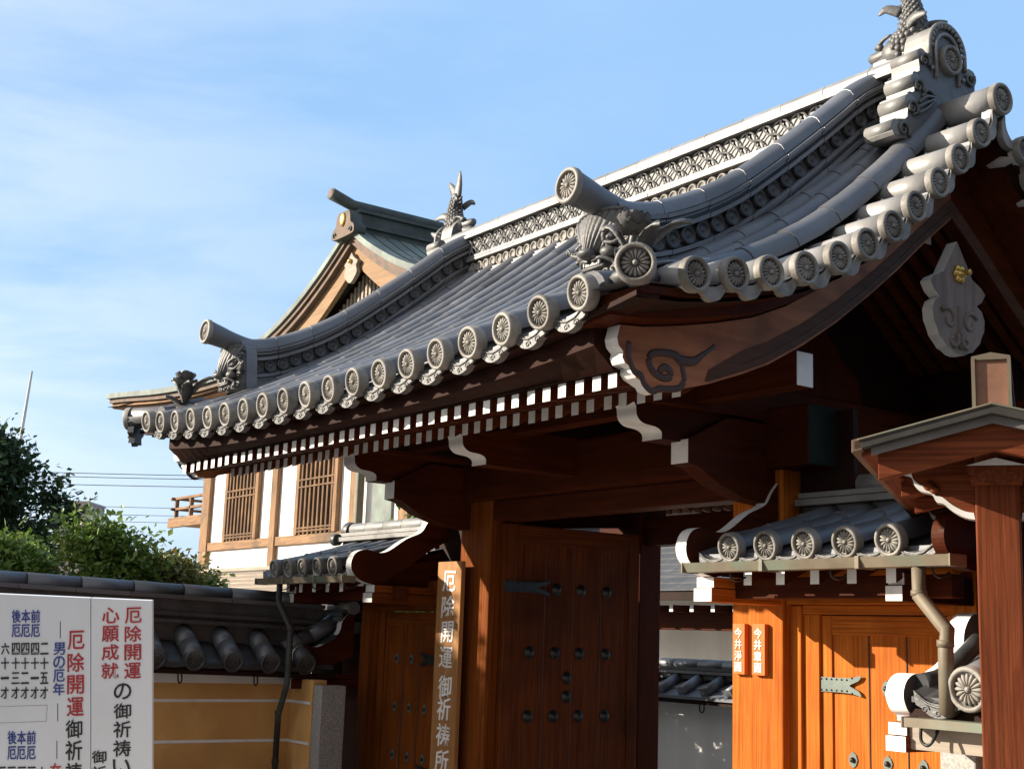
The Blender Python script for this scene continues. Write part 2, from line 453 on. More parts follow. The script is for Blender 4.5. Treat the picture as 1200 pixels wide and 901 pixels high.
def text_mesh(ch, size, matname, depth=0.003, bold=0.007):
    key = (ch, round(size, 4), matname, bold)
    if key in TXT: return TXT[key]
    cu = bpy.data.curves.new('glyph', 'FONT')
    cu.body = ch; cu.size = size; cu.align_x = 'CENTER'; cu.align_y = 'CENTER'
    cu.extrude = depth; cu.resolution_u = 3
    cu.offset = bold*size
    o = bpy.data.objects.new('glyph', cu); COL.objects.link(o)
    dg = bpy.context.evaluated_depsgraph_get(); dg.update()
    me = bpy.data.meshes.new_from_object(o.evaluated_get(dg))
    bpy.data.objects.remove(o); bpy.data.curves.remove(cu)
    v = [p.co.copy() for p in me.vertices]; f = [list(p.vertices) for p in me.polygons]
    bpy.data.meshes.remove(me)
    if v:
        # centre on the ink box
        cx = (min(p.x for p in v)+max(p.x for p in v))/2; cy = (min(p.y for p in v)+max(p.y for p in v))/2
        v = [Vector((p.x-cx, p.y-cy, p.z)) for p in v]
    TXT[key] = (v, f)
    return TXT[key]
def write(mb, ch, size, M, matname, sx=1.0, sy=1.0, bold=0.007):
    v, f = text_mesh(ch, size, matname, bold=bold)
    mb.add([(p.x*sx, p.y*sy, p.z) for p in v], f, matname, M)
# ================================================================== ground
g = MB(); g.grid(24, 24, lambda u, v: (-400+800*u, -400+800*v, 0.0), 'asphalt')
structure(g.build('road', origin=(0, 0, 0)))
g = MB(); g.box(-13.5, -1.5, 1.2, 9.5, 0.004, 0.10, 'paving')
structure(g.build('forecourt_pavement'))
g = MB(); g.box(-40, 5, 9.504, 40, 0.004, 0.08, 'paving')
structure(g.build('courtyard_pavement'))

# ================================================================== roof form of the main gate
XC, HW, YE, YR = -7.366, 3.066, 3.707, 6.44
PITCHX = 0.2983
VY = [3.707, 4.067, 4.315, 4.546, 4.789, 5.031, 5.245, 5.449, 5.641, 5.842, 6.028, 6.229, 6.44]
VZ = [3.215, 3.245, 3.292, 3.344, 3.411, 3.511, 3.625, 3.762, 3.911, 4.09, 4.27, 4.471, 4.70]
def fold(y): return y if y <= YR else 2*YR - y
def MZ(y): t = y-YE; return 3.03 + .42*t + .083*t*t
def lift(u): return .18*(abs(u)/HW)**2.6
def VZf(y): return lerp_tab(fold(y), VY, VZ)
def rz(x, y):
    y = fold(y); u = abs(x-XC); t = y-YE
    fall = max(0.0, 1-t/2.7)
    a = MZ(y) + lift(u)*fall
    w = smooth(2.2, HW-0.05, u)
    return a + w*(VZf(y)-MZ(y)-.18*fall)
def slope_at(x, y, e=.02): return (rz(x, y+e)-rz(x, y-e))/(2*e)

gate = thing('temple_gate', 'large temple gate with sweeping grey tiled roof, dark red timbers and white tipped rafters', 'temple gate', (XC, 6.15, 0.1))
GP = gate

def frame_to(d, upv=(0, 0, 1), loc=(0, 0, 0)):
    z = Vector(d).normalized(); u = Vector(upv)
    x = u.cross(z).normalized(); y = z.cross(x)
    return Matrix(((x.x, y.x, z.x, loc[0]), (x.y, y.y, z.y, loc[1]), (x.z, y.z, z.z, loc[2]), (0, 0, 0, 1)))

def kiku(Rr, depth=0.05, d=(0, -1, 0), petals=16, rim='tile_disc', n=28, c=(0, 0, 0), mb=None):
    mb = mb or MB()
    M = frame_to(d, loc=c)
    mb.lathe([(.745*Rr, -.012), (.77*Rr, .008), (.80*Rr, .015), (.95*Rr, .014), (Rr, .004), (Rr, -depth)], rim, n, M)
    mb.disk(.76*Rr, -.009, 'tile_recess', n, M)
    for k in range(petals):
        a = 2*PI*k/petals
        v = []; f = []
        nu, nv = 6, 5
        for j in range(nv+1):
            t = j/nv
            r = (.17 + .53*t)*Rr
            wd = (.018 + .084*math.sin(min(1, t*1.02)*PI*.60))*Rr * (1 if t < .99 else .35)
            ht = .012*math.sin(.25*PI + t*.65*PI) + .004
            for i in range(nu+1):
                b = PI*i/nu
                lx = r; ly = wd*math.cos(b); lz = -.006 + ht*math.sin(b)
                v.append((lx*math.cos(a)-ly*math.sin(a), lx*math.sin(a)+ly*math.cos(a), lz))
        for j in range(nv):
            for i in range(nu):
                f.append([j*(nu+1)+i, j*(nu+1)+i+1, (j+1)*(nu+1)+i+1, (j+1)*(nu+1)+i])
        f.append([nv*(nu+1)+i for i in range(nu+1)])
        mb.add(v, f, rim, M, True)
    mb.lathe([(.15*Rr, -.006), (.14*Rr, .010), (.08*Rr, .016), (0.0, .017)], rim, 10, M)
    return mb

# ---- field of the roof: pans, barrels
def barrel(mb, x, y0, y1, r, mat='tile', seg=.27, n=9, zoff=0.0, mirror=False, r2=None):
    N = max(1, round(abs(y1-y0)/seg))
    for k in range(N):
        ya = y0+(y1-y0)*k/N; yb = y0+(y1-y0)*(k+1)/N
        v = []
        for yy, rr, e in ((ya, r*1.008, 0.002), ((ya+yb)/2, r*.99, 0), (yb, r*.968, -.001)):
            s = slope_at(x, yy); s = s if not mirror else s
            c = Vector((x, yy, rz(x, yy)+zoff+e))
            nn = Vector((0, -s, 1)).normalized()
            for i in range(n):
                a = -.18 + (PI+.36)*i/(n-1)
                v.append(c + Vector((1, 0, 0))*math.cos(a)*rr + nn*math.sin(a)*rr)
        f = [[j*n+i, j*n+i+1, (j+1)*n+i+1, (j+1)*n+i] for j in range(2) for i in range(n-1)]
        mb.add(v, f, mat, None, True)
        mb.add(v[:n], [list(range(n))], mat)      # front lip of each tile
    return mb

roof = MB()
rows = [XC + i*PITCHX for i in range(-8, 9)]
for x in rows:
    barrel(roof, x, YE+.02, 6.31, .075)
    barrel(roof, x, 2*YR-YE-.02, 2*YR-6.31, .079, n=6, seg=.6)
# pan tiles: stepped courses
def pan(mb, xa, xb, y0, y1, course=.21, back=False):
    N = round((y1-y0)/course)
    nx = 4
    for k in range(N):
        ya = y0+(y1-y0)*k/N; yb = y0+(y1-y0)*(k+1)/N
        v = []
        for yy, dz in ((ya, -.075), (ya, -.045), (yb, -.066)):
            yq = 2*YR-yy if back else yy
            for i in range(nx+1):
                t = i/nx
                x = xa+(xb-xa)*t
                v.append((x, yq, rz(x, yy)+dz-.022*(1-(2*t-1)**2)))
        f = [[j*(nx+1)+i, j*(nx+1)+i+1, (j+1)*(nx+1)+i+1, (j+1)*(nx+1)+i] for j in range(2) for i in range(nx)]
        mb.add(v, f, 'tile')
xs = [XC + i*PITCHX for i in range(-9, 10)]
for a, b in zip(xs[:-1], xs[1:]):
    pan(roof, a, b, YE+.05, 6.35)
    pan(roof, a, b, YE-.02, 6.35, course=.5, back=True)
ROOF = roof.build('roof', GP, origin=(XC, YR, 3.0))
# deck under the tiles (boards seen from below)
dk = MB()
for back in (False, True):
    def fy(y): return 2*YR-y if back else y
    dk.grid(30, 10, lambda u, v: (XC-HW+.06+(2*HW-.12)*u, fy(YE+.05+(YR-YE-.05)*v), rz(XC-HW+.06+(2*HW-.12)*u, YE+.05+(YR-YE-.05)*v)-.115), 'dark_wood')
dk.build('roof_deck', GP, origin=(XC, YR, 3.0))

# eave discs (18 + repeats), one mesh each at its own place
R0 = .086
kd = kiku(R0, .05, d=(0, -1, -.16))
kme = kd.mesh('eave_disc')
first = None
for i in range(-9, 10):
    x = XC+i*PITCHX
    c = (x, YE-.004, rz(x, YE))
    c = (c[0]+random.uniform(-.004, .004), c[1], c[2]+random.uniform(-.004, .004))
    e = (random.uniform(-.035, .035), random.uniform(-.2, .2), random.uniform(-.035, .035))
    if first is None:
        first = link('eave_disc', kme, c, ROOF); first.rotation_euler = e
    else: copy_to(first, c, ROOF, e)
# drip tile ends between the discs
dm = MB()
outl = cat2([(-.135, .035), (-.07, -.008), (0, -.020), (.07, -.008), (.135, .035), (.138, -.022), (.085, -.045), (.055, -.070), (0, -.082), (-.055, -.070), (-.085, -.045), (-.138, -.022)], 3)
dm.prism(outl[:-1], 'y', -.012, .03, 'tile_carved')
for t in (-.07, 0, .07):
    pts = [(t+.022*math.cos(a*.6)*(1-a/14), -.013, -.042-.020*(1-abs(t)/.09)+.017*math.sin(a*.6)*(1-a/14)) for a in range(12)]
    dm.tube(pts, .0045, 'tile_carved', 4)
dm.tube([(-.12, -.013, .012), (-.06, -.013, -.024), (0, -.013, -.036), (.06, -.013, -.024), (.12, -.013, .012)], .006, 'tile_carved', 5)
dm.grid(6, 2, lambda u, v: (-.13+.26*u, v*.25, .034-.052*(1-(2*u-1)**2)+.09*v), 'tile')
dme = dm.mesh('drip_tile')
first = None
for i in range(-9, 9):
    x = XC+(i+.5)*PITCHX
    c = (x, YE+.050, rz(x, YE)-.048)
    if first is None: first = link('drip_tile', dme, c, ROOF)
    else: copy_to(first, c, ROOF)

# ---- bow line of long round tiles near each verge, then the short verge tiles
for sgn in (1, -1):
    xb = XC+sgn*2.655
    mb = MB()
    barrel(mb, xb, YE+.10, YR-.05, .092, seg=.32, n=10, zoff=.018)
    barrel(mb, xb, 2*YR-YE-.05, YR+.05, .092, seg=.6, n=6, zoff=.018)
    # second thinner line beside the descending ridge
    barrel(mb, xb-sgn*.185, YE+.25, YR-.2, .062, seg=.34, n=8, zoff=-.005)
    # verge bed
    for back in (False, True):
        mb.grid(3, 26, lambda u, v: (XC+sgn*(2.6+(HW-2.635)*u), (2*YR-(YE+(YR-YE)*v)) if back else YE+(YR-YE)*v, VZf(YE+(YR-YE)*v)-.052+(.02 if u < .1 else 0)), 'tile')
    mb.build('verge_ridge', ROOF, origin=(xb, YR, 3.2))

vt = MB()
L = .40
vt.tube([(-L, 0, 0), (-L*.5, 0, 0), (-.012, 0, 0)], [.076, .078, .081], 'verge_round', 20)
vt.lathe([(.016, 0), (.014, .010), (0, .014)], 'tile_dark', 8, Matrix.Translation((-L*.52, 0, .077)))
vme = vt.mesh('verge_tile')
vdm = kiku(.085, .03, d=(1, 0, 0)).mesh('verge_disc')
vdr = MB()
o2 = cat2([(-.12, .05), (-.06, .0), (0, -.012), (.06, .0), (.12, .05), (.115, -.01), (.07, -.04), (.035, -.07), (0, -.078), (-.035, -.07), (-.07, -.04), (-.115, -.01)], 3)
vdr.prism(o2[:-1], 'x', -.03, .01, 'tile_disc')
vdr.grid(2, 6, lambda u, v: (-.06*u, -.115+.23*v, .048-.05*(1-(2*v-1)**2)), 'tile')
vdrm = vdr.mesh('verge_drip_tile')
ft = fd = fr = None
VYS = VY[1:]
for sgn in (1, -1):
    for back in (False, True):
        ys = VYS if not back else VYS[:-1]
        for k, y in enumerate(ys):
            yy = 2*YR-y if back else y
            z = VZf(y)
            jz, jy = random.uniform(-.02, .02), random.uniform(-.02, .02)
            rot = (0, jy, jz) if sgn == 1 else (0, jy, PI+jz)
            c = (XC+sgn*HW, yy, z + (.03 if y == YR else 0))
            if ft is None: t = ft = link('verge_tile', vme, c, ROOF); t.rotation_euler = rot
            else: t = copy_to(ft, c, ROOF, rot)
            if y == YR: t.scale = (1.06, 1.12, 1.12)
            # disc: part of the same tile line, hung on the roof as its own piece
            if fd is None: d = fd = link('verge_disc', vdm, c, ROOF); d.rotation_euler = rot
            else: d = copy_to(fd, c, ROOF, rot)
            if y == YR: d.scale = (1, 1.12, 1.12)
            if k < len(VYS)-1:
                y2 = VYS[k+1]; ym = (y+y2)/2; zm = (VZf(y)+VZf(y2))/2 - .045
                ang = math.atan2(VZf(y2)-VZf(y), y2-y)
                cc = (XC+sgn*(HW-.03), 2*YR-ym if back else ym, zm)
                e = (-ang if back else ang, 0, 0)
                if sgn == -1: e = (ang if back else -ang, 0, PI)
                if fr is None: r_ = fr = link('verge_drip_tile', vdrm, cc, ROOF); r_.rotation_euler = e
                else: r_ = copy_to(fr, cc, ROOF, e)
# corner tiles: long round tile on the diagonal with a larger disc
for sgn in (1, -1):
    mb = MB()
    d = Vector((sgn*.70, -.70, -.02)).normalized()
    tip = Vector((XC+sgn*(HW+.005), YE-.005, 3.222))
    mb.tube([tip-d*.62+Vector((0, 0, .09)), tip-d*.3+Vector((0, 0, .02)), tip], [.078, .081, .086], 'tile', 20)
    o = mb.build('corner_tile', ROOF)
    kiku(.092, .03, d=d, c=tip+d*.012).build('corner_disc', ROOF)
    if sgn > 0: continue
    mb = MB()   # hanging carved piece under the corner
    Mh = frame_to(d, loc=tip+d*(-.05)-Vector((0, 0, .075)))
    mb.prism([(-.09, .0), (-.10, -.05), (-.06, -.08), (-.07, -.13), (-.02, -.12), (0, -.15), (.02, -.12), (.07, -.13), (.06, -.08), (.10, -.05), (.09, 0)], 'z', -.03, .02, 'tile_disc' if sgn > 0 else 'tile_dark', M=Mh)
    mb.blob((tip+d*(-.02)-Vector((0, 0, .14))), .03, 'tile_disc' if sgn > 0 else 'tile_dark')
    mb.build('corner_drip_tile', ROOF)

# ---- main ridge
RX0, RX1 = XC-2.83, XC+2.60
rd = MB()
def seg_box(mb, x0, x1, hw, z0, z1, mat, L=.33, gap=.004, y0=None):
    N = round((x1-x0)/L)
    for k in range(N):
        a = x0+(x1-x0)*k/N; b = x0+(x1-x0)*(k+1)/N
        e = random.uniform(-.002, .002)
        mb.box(a+gap/2, b-gap/2, YR-hw+e, YR+hw-e, z0, z1, mat)
rd.box(RX0, RX1, YR-.13, YR+.13, 4.50, 5.10, 'tile_dark')
seg_box(rd, RX0, RX1, .215, 4.60, 4.672, 'tile_moulding')
seg_box(rd, RX0, RX1, .195, 4.680, 4.702, 'tile_moulding')
seg_box(rd, RX0, RX1, .182, 4.826, 4.850, 'tile_moulding')
seg_box(rd, RX0, RX1, .172, 4.858, 4.876, 'tile_moulding')
seg_box(rd, RX0, RX1, .185, 5.046, 5.072, 'tile_moulding')
N = round((RX1-RX0)/.36)
for k in range(N):
    a = RX0+(RX1-RX0)*k/N+.003; b = RX0+(RX1-RX0)*(k+1)/N-.003
    prof = [(-.155, 5.082), (-.155, 5.125), (-.13, 5.158), (-.07, 5.19), (0, 5.202), (.07, 5.19), (.13, 5.158), (.155, 5.125), (.155, 5.082)]
    rd.prism([(YR+p, z) for p, z in prof], 'x', a, b, 'tile_moulding')
RIDGE = rd.build('main_ridge', GP, origin=(XC, YR, 4.5))
rs = MB()
N = round((RX1-RX0)/.098)
for k in range(N):
    x = RX0+(RX1-RX0)*(k+.5)/N
    M = frame_to((0, -1, 0), loc=(x, YR-.14, 4.764))
    rs.lathe([(.046, -.02), (.046, .022), (.036, .026), (.034, .016), (0, .014)], 'tile_disc', 12, M)
rs.build('ridge_disc_band', RIDGE, origin=(XC, YR, 4.7))
lt = MB()
r = .0775; zc = 4.961
nx = int((RX1-RX0)/r)
for i in range(nx+1):
    for j in (-1, 0, 1):
        if (i+j) % 2: continue
        cx, cz = RX0+i*r, zc+j*r
        pts = []
        for q in range(21):
            a = 2*PI*q/20
            p = (cx+r*math.cos(a), YR-.150, cz+r*math.sin(a))
            ok = abs(p[2]-zc) <= r+.006 and RX0 <= p[0] <= RX1
            if ok: pts.append(p)
            if (not ok or q == 20) and len(pts) > 1:
                lt.tube(pts, .0066, 'tile_moulding', 4, smooth=False, upv=(0, 1, 0)); pts = []
            elif not ok: pts = []
lt.build('ridge_lattice', RIDGE, origin=(XC, YR, 4.88))

# ---- ridge end ornaments (devil tile shields)
ONI = [(5.945, 4.497), (5.925, 4.53), (5.945, 4.585), (5.988, 4.605), (6.065, 4.636), (6.07, 4.784), (6.133, 4.812), (6.121, 4.925), (6.185, 4.953), (6.175, 5.067), (6.213, 5.098), (6.255, 5.065), (6.29, 5.085), (6.318, 5.235), (6.37, 5.300), (6.45, 5.335)]
def ridge_end(sgn):
    xf = XC+sgn*2.70
    mb = MB()
    left = ONI
    cut = [(6.30, 4.60), (6.15, 4.535), (6.06, 4.50)]
    out = left + [(2*YR+.02-y, z) for y, z in left[::-1]] + [(2*YR-y, z) for y, z in (cut[::-1])] + cut
    def sidef(i): return 'tile_moulding'
    x0, x1 = (xf-.20, xf) if sgn > 0 else (xf, xf+.20)
    mb.prism(cat2(out+[out[0]], 3)[:-1], 'x', x0, x1, 'tile_carved', 'tile_moulding')
    d = (sgn, 0, 0)
    xs_ = xf+sgn*.004
    # arch rims and beads
    def arch(w, zb, zt, k=16):
        pts = [(YR-w, zb)]
        zc_ = zt-w*1.0
        for q in range(k+1):
            a = PI-PI*q/k
            pts.append((YR+w*math.cos(a), zc_+w*math.sin(a)))
        pts.append((YR+w, zb)); return pts
    for w, zb, zt, rr in ((.170, 5.06, 5.315, .013), (.108, 4.95, 5.25, .012)):
        mb.tube([(xs_+sgn*.006, y, z) for y, z in arch(w, zb, zt)], rr, 'tile_moulding', 6)
    for (y, z) in arch(.148, 5.0, 5.295, 13):
        mb.blob((xs_+sgn*.008, y, z), .014, 'tile_moulding', 7, 5)
    for (yc, z_, rr_) in ((5.965, 4.550, .048), (6.095, 4.735, .050), (6.150, 4.880, .046), (6.212, 5.055, .045)):
        for m in (1, -1):
            yy = yc if m == 1 else 2*YR-yc
            mb.tube([(x0+.002, yy, z_), (x1+sgn*.001 if sgn > 0 else x1-.002, yy, z_)], rr_, 'tile_moulding', 18)
    # scroll reliefs
    for m in (1, -1):
        for (yc, z_, s) in ((6.02, 4.545, .055), (6.105, 4.70, .05), (6.165, 4.85, .05), (6.225, 5.03, .05)):
            yy = yc if m == 1 else 2*YR-yc
            pts = []
            for q in range(15):
                a = m*(-.6+q*.55); rr = s*(1-q/17)
                pts.append((xs_+sgn*.006, yy+rr*math.cos(a), z_+rr*math.sin(a)))
            mb.tube(pts, [.013-.0004*q for q in range(15)], 'tile_carved', 5)
        for q in range(4):
            y0 = YR-m*(.33-.03*q); z0 = 4.66+.045*q
            mb.tube(catmull([(xs_, y0, z0), (xs_+sgn*.01, YR-m*(.23-.01*q), z0+.05), (xs_, YR-m*(.12), 4.80+.01*q)], 4), .011, 'tile_carved', 5)
    o = mb.build('ridge_end_ornament', GP)
    kiku(.094, .03, d=d, c=(xs_+sgn*.02, YR+.02, 5.09)).build('ornament_disc', o)
ridge_end(1); ridge_end(-1)

# ---- descending ridges
CY = [3.98, 4.3, 4.6, 5.0, 5.4, 5.8, 6.1, 6.34]
CZ = [3.86, 3.845, 3.925, 4.13, 4.42, 4.74, 4.99, 5.14]
def capz(y): return lerp_tab(y, CY, CZ)
csm = catmull([(0, a, b) for a, b in zip(CY, CZ)], 8)
CY2 = [p.y for p in csm]; CZ2 = [p.z for p in csm]
def capz(y): return lerp_tab(y, CY2, CZ2)
def strip(mb, xa, xb, o1, o0, y0, y1, mat, n=26, base=None, seg=None):
    # a course between cap-o1 (top) and cap-o0 (bottom)
    N = n
    def zb(y): return capz(y)-o0 if base is None else base(y)
    cuts = [y0+(y1-y0)*k/N for k in range(N+1)]
    groups = [cuts] if not seg else [cuts[i:i+seg+1] for i in range(0, N, seg)]
    for cu_ in groups:
        v = []; m_ = len(cu_)
        for q, y in enumerate(cu_):
            yy = y + (.003 if q == 0 and seg else 0) - (.003 if q == m_-1 and seg else 0)
            v += [(xa, yy, capz(y)-o1), (xb, yy, capz(y)-o1), (xb, yy, zb(y)), (xa, yy, zb(y))]
        f = []
        for q in range(m_-1):
            for e in range(4):
                f.append([q*4+e, q*4+(e+1) % 4, (q+1)*4+(e+1) % 4, (q+1)*4+e])
        f.append([0, 3, 2, 1]); f.append([(m_-1)*4+e for e in range(4)])
        mb.add(v, f, mat)
def half_cap(mb, xc, r, y0, y1, N, mat, seg):
    for g0 in range(0, N, seg):
        v = []; n = 9; q1 = min(seg, N-g0)
        for q in range(q1+1):
            y = y0+(y1-y0)*(g0+q)/N + (.002 if q == 0 else 0)
            rr = r*(1.010 - .018*q/q1)
            for i in range(n):
                a = PI*i/(n-1)
                v.append((xc+rr*math.cos(a), y, capz(y)-r+rr*math.sin(a)*1.0))
        f = [[q*n+i, q*n+i+1, (q+1)*n+i+1, (q+1)*n+i] for q in range(q1) for i in range(n-1)]
        mb.add(v, f, mat, None, True)
        mb.add(v[:n], [list(range(n))], mat)
def descending(xc, sgn):
    mb = MB()
    y0, y1 = 4.22, 6.33
    half_cap(mb, xc, .092, y0, y1, 28, 'tile', 4)
    strip(mb, xc-.085, xc+.085, .08, 0, y0+.06, y1, 'tile_dark', base=lambda y: rz(xc, y)-.03)
    strip(mb, xc-.122, xc+.122, .098, .122, y0, y1, 'tile', seg=4, n=28)
    strip(mb, xc-.108, xc+.108, .128, .142, y0, y1, 'tile', seg=4, n=28)
    strip(mb, xc-.122, xc+.122, .165, .190, y0, y1, 'tile', seg=4, n=28)
    strip(mb, xc-.128, xc+.128, .300, .325, y0+.03, y1, 'tile', seg=4, n=28)
    strip(mb, xc-.110, xc+.110, .331, .350, y0+.03, y1, 'tile', seg=4, n=28)
    strip(mb, xc-.145, xc+.145, .358, .388, y0+.03, y1, 'tile', seg=4, n=28)
    o = mb.build('descending_ridge', GP, origin=(xc, y0, 3.4))
    db = MB()
    n = 19
    for s_ in (1,):
        for k in range(n):
            y = 4.36+(y1-4.40)*k/(n-1)
            M = frame_to((s_, 0, 0), loc=(xc+s_*.086, y, capz(y)-.245))
            db.lathe([(.050, -.01), (.050, .022), (.041, .027), (.037, .015), (.012, .014), (0, .022)], 'tile_dark', 14, M)  # dark tile puts the shade on this band into the colour
        # little lattice behind the mask
        for k in range(5):
            y = 4.32+.075*k
            pts = [(xc+s_*.095, y+.045*math.cos(a*PI/6), capz(y)-.215+.045*math.sin(a*PI/6)) for a in range(13)]
            db.tube(pts, .006, 'tile', 4) if k % 2 == 0 else None
    db.build('ridge_disc_band', o, origin=(xc, y0, 3.5))
    tr = MB()
    P = catmull([(xc, 4.52, capz(4.52)-.085), (xc, 4.34, capz(4.34)-.070), (xc, 4.18, 3.800), (xc, 4.06, 3.828), (xc, 3.965, 3.848)], 4)
    rr = [.066+.026*(i/(len(P)-1))**1.6 for i in range(len(P))]
    tr.tube(P, rr, 'tile', 22)
    d = Vector((0, -1, .04)).normalized()
    t_ = tr.build('trumpet_tile', o)
    kiku(.097, .02, d=d, c=P[-1]+d*.012, n=32).build('trumpet_disc', o)
    # shield behind the mask
    sh = MB()
    zb = rz(xc, 4.3)+.02
    sh.prism(cat2([(xc-.20, zb), (xc-.17, zb+.12), (xc-.15, zb+.26), (xc-.11, zb+.37), (xc, zb+.40), (xc+.11, zb+.37), (xc+.15, zb+.26), (xc+.17, zb+.12), (xc+.20, zb)], 4), 'y', 4.24, 4.33, 'tile', 'tile')
    sh.build('mask_shield', o)
    # beast mask
    b = MB()
    y = 4.215
    def face(u, v):      # bulging skull of the mask
        a = (u-.5)*2; t = v
        w = .135*(.72+.28*math.sin(PI*min(1, t*.9+.12)))
        return (xc+a*w, y+.04-.085*(1-a*a)**.5*(.75+.25*math.sin(PI*t)), zb+.01+.36*t)
    b.grid(20, 14, face, 'tile_carved', True)
    # combed hair: a ribbed fan over the brow, narrow below and flaring at the crown
    def fan(u, v):
        a = (u-.5)*2
        w = .030+.125*v**.8
        rib = .006*abs(math.sin(u*PI*9))
        return (xc+a*w-.01, y-.060-.050*(1-a*a)-rib+.045*v*v, zb+.155+.245*v+.012*(1-a*a)*v)
    b.grid(72, 10, fan, 'tile_carved', True)
    b.tube([fan(u/20, 1.0) for u in range(21)], .011, 'tile_carved', 6)
    b.tube([fan(0, v/8) for v in range(9)], [.014]*9, 'tile_carved', 6)
    b.tube([fan(1, v/8) for v in range(9)], [.014]*9, 'tile_carved', 6)
    b.blob(Vector(fan(.5, 0))+Vector((0, .01, -.005)), (.045, .035, .030), 'tile_carved', 12, 8)
    for m in (1, -1):
        # bumpy brow beside the fan, deep eye socket, ear
        for q in range(7):
            p = Vector(fan(.5+m*.5, .05+.11*q)); b.blob(p+Vector((m*.018, .012, 0)), .017, 'tile_carved', 8, 5)
        ex, ez = xc+m*.088, zb+.235
        b.blob((ex, y-.050, ez), (.030, .024, .026), 'tile_dark', 12, 8)
        b.tube(catmull([(ex-m*.030, y-.062, ez-.022), (ex-m*.022, y-.070, ez+.030), (ex+m*.028, y-.045, ez+.062), (ex+m*.050, y-.022, ez+.020), (ex+m*.020, y-.048, ez-.034), (ex-m*.030, y-.062, ez-.022)], 4), .013, 'tile_carved', 7)
        b.blob((ex, y-.068, ez-.003), (.013, .010, .012), 'tile_carved', 10, 7)
        b.blob((xc+m*.075, y-.055, zb+.150), (.040, .034, .036), 'tile_carved', 12, 8)       # cheek
        b.tube(catmull([(xc+m*.012, y-.085, zb+.105), (xc+m*.060, y-.080, zb+.118), (xc+m*.105, y-.040, zb+.085), (xc+m*.095, y-.045, zb+.055)], 4), .012, 'tile_carved', 7)
        b.tube([(xc+m*.048, y-.078, zb+.112), (xc+m*.050, y-.082, zb+.066)], [.011, .002], 'tile_moulding', 7)
        # horn, mane
        b.tube(catmull([(xc+m*.115, y-.005, zb+.19), (xc+m*.175, y-.03, zb+.20), (xc+m*.215, y-.04, zb+.255)], 4), [.030-.0033*q for q in range(9)], 'tile_carved', 8)
        for q in range(6): b.blob((xc+m*(.13+.015*q), y-.035-.002*q, zb+.195+.006*q), .010, 'tile_carved', 6, 4)
        for q in range(4):
            c0 = Vector((xc+m*(.125+.006*q), y-.015, zb+.06+.085*q))
            b.tube([c0+Vector((m*.030*(1-a/13)*math.cos(a*.55), -.012, .030*(1-a/13)*math.sin(a*.55))) for a in range(12)], [.011-.0004*a for a in range(12)], 'tile_carved', 6)
        for q in range(3):
            c0 = Vector((xc+m*(.025+.040*q), y-.055+.008*q, zb+.030+.006*q))
            b.tube([c0+Vector((m*.020*(1-a/12)*math.cos(a*.6), -.012, .020*(1-a/12)*math.sin(a*.6))) for a in range(11)], .008, 'tile_carved', 6)
    b.blob((xc, y-.085, zb+.135), (.030, .026, .022), 'tile_carved', 12, 8)
    for m in (1, -1): b.blob((xc+m*.022, y-.090, zb+.127), (.014, .015, .012), 'tile_carved', 8, 6)
    for q in range(6): b.box(xc-.040+.0135*q, xc-.029+.0135*q, y-.082, y-.066, zb+.082, zb+.100, 'tile_moulding')
    b.tube(catmull([(xc-.07, y-.065, zb+.075), (xc, y-.085, zb+.062), (xc+.07, y-.065, zb+.075)], 4), .012, 'tile_carved', 7)
    cc_ = Vector((xc, 4.25, zb)); b.v = [cc_+Vector(((p.x-cc_.x)*1.22, (p.y-cc_.y)*1.15, (p.z-cc_.z)*0.88)) for p in b.v]
    b.build('beast_mask', o)
descending(-5.115, 1)
descending(-9.640, -1)

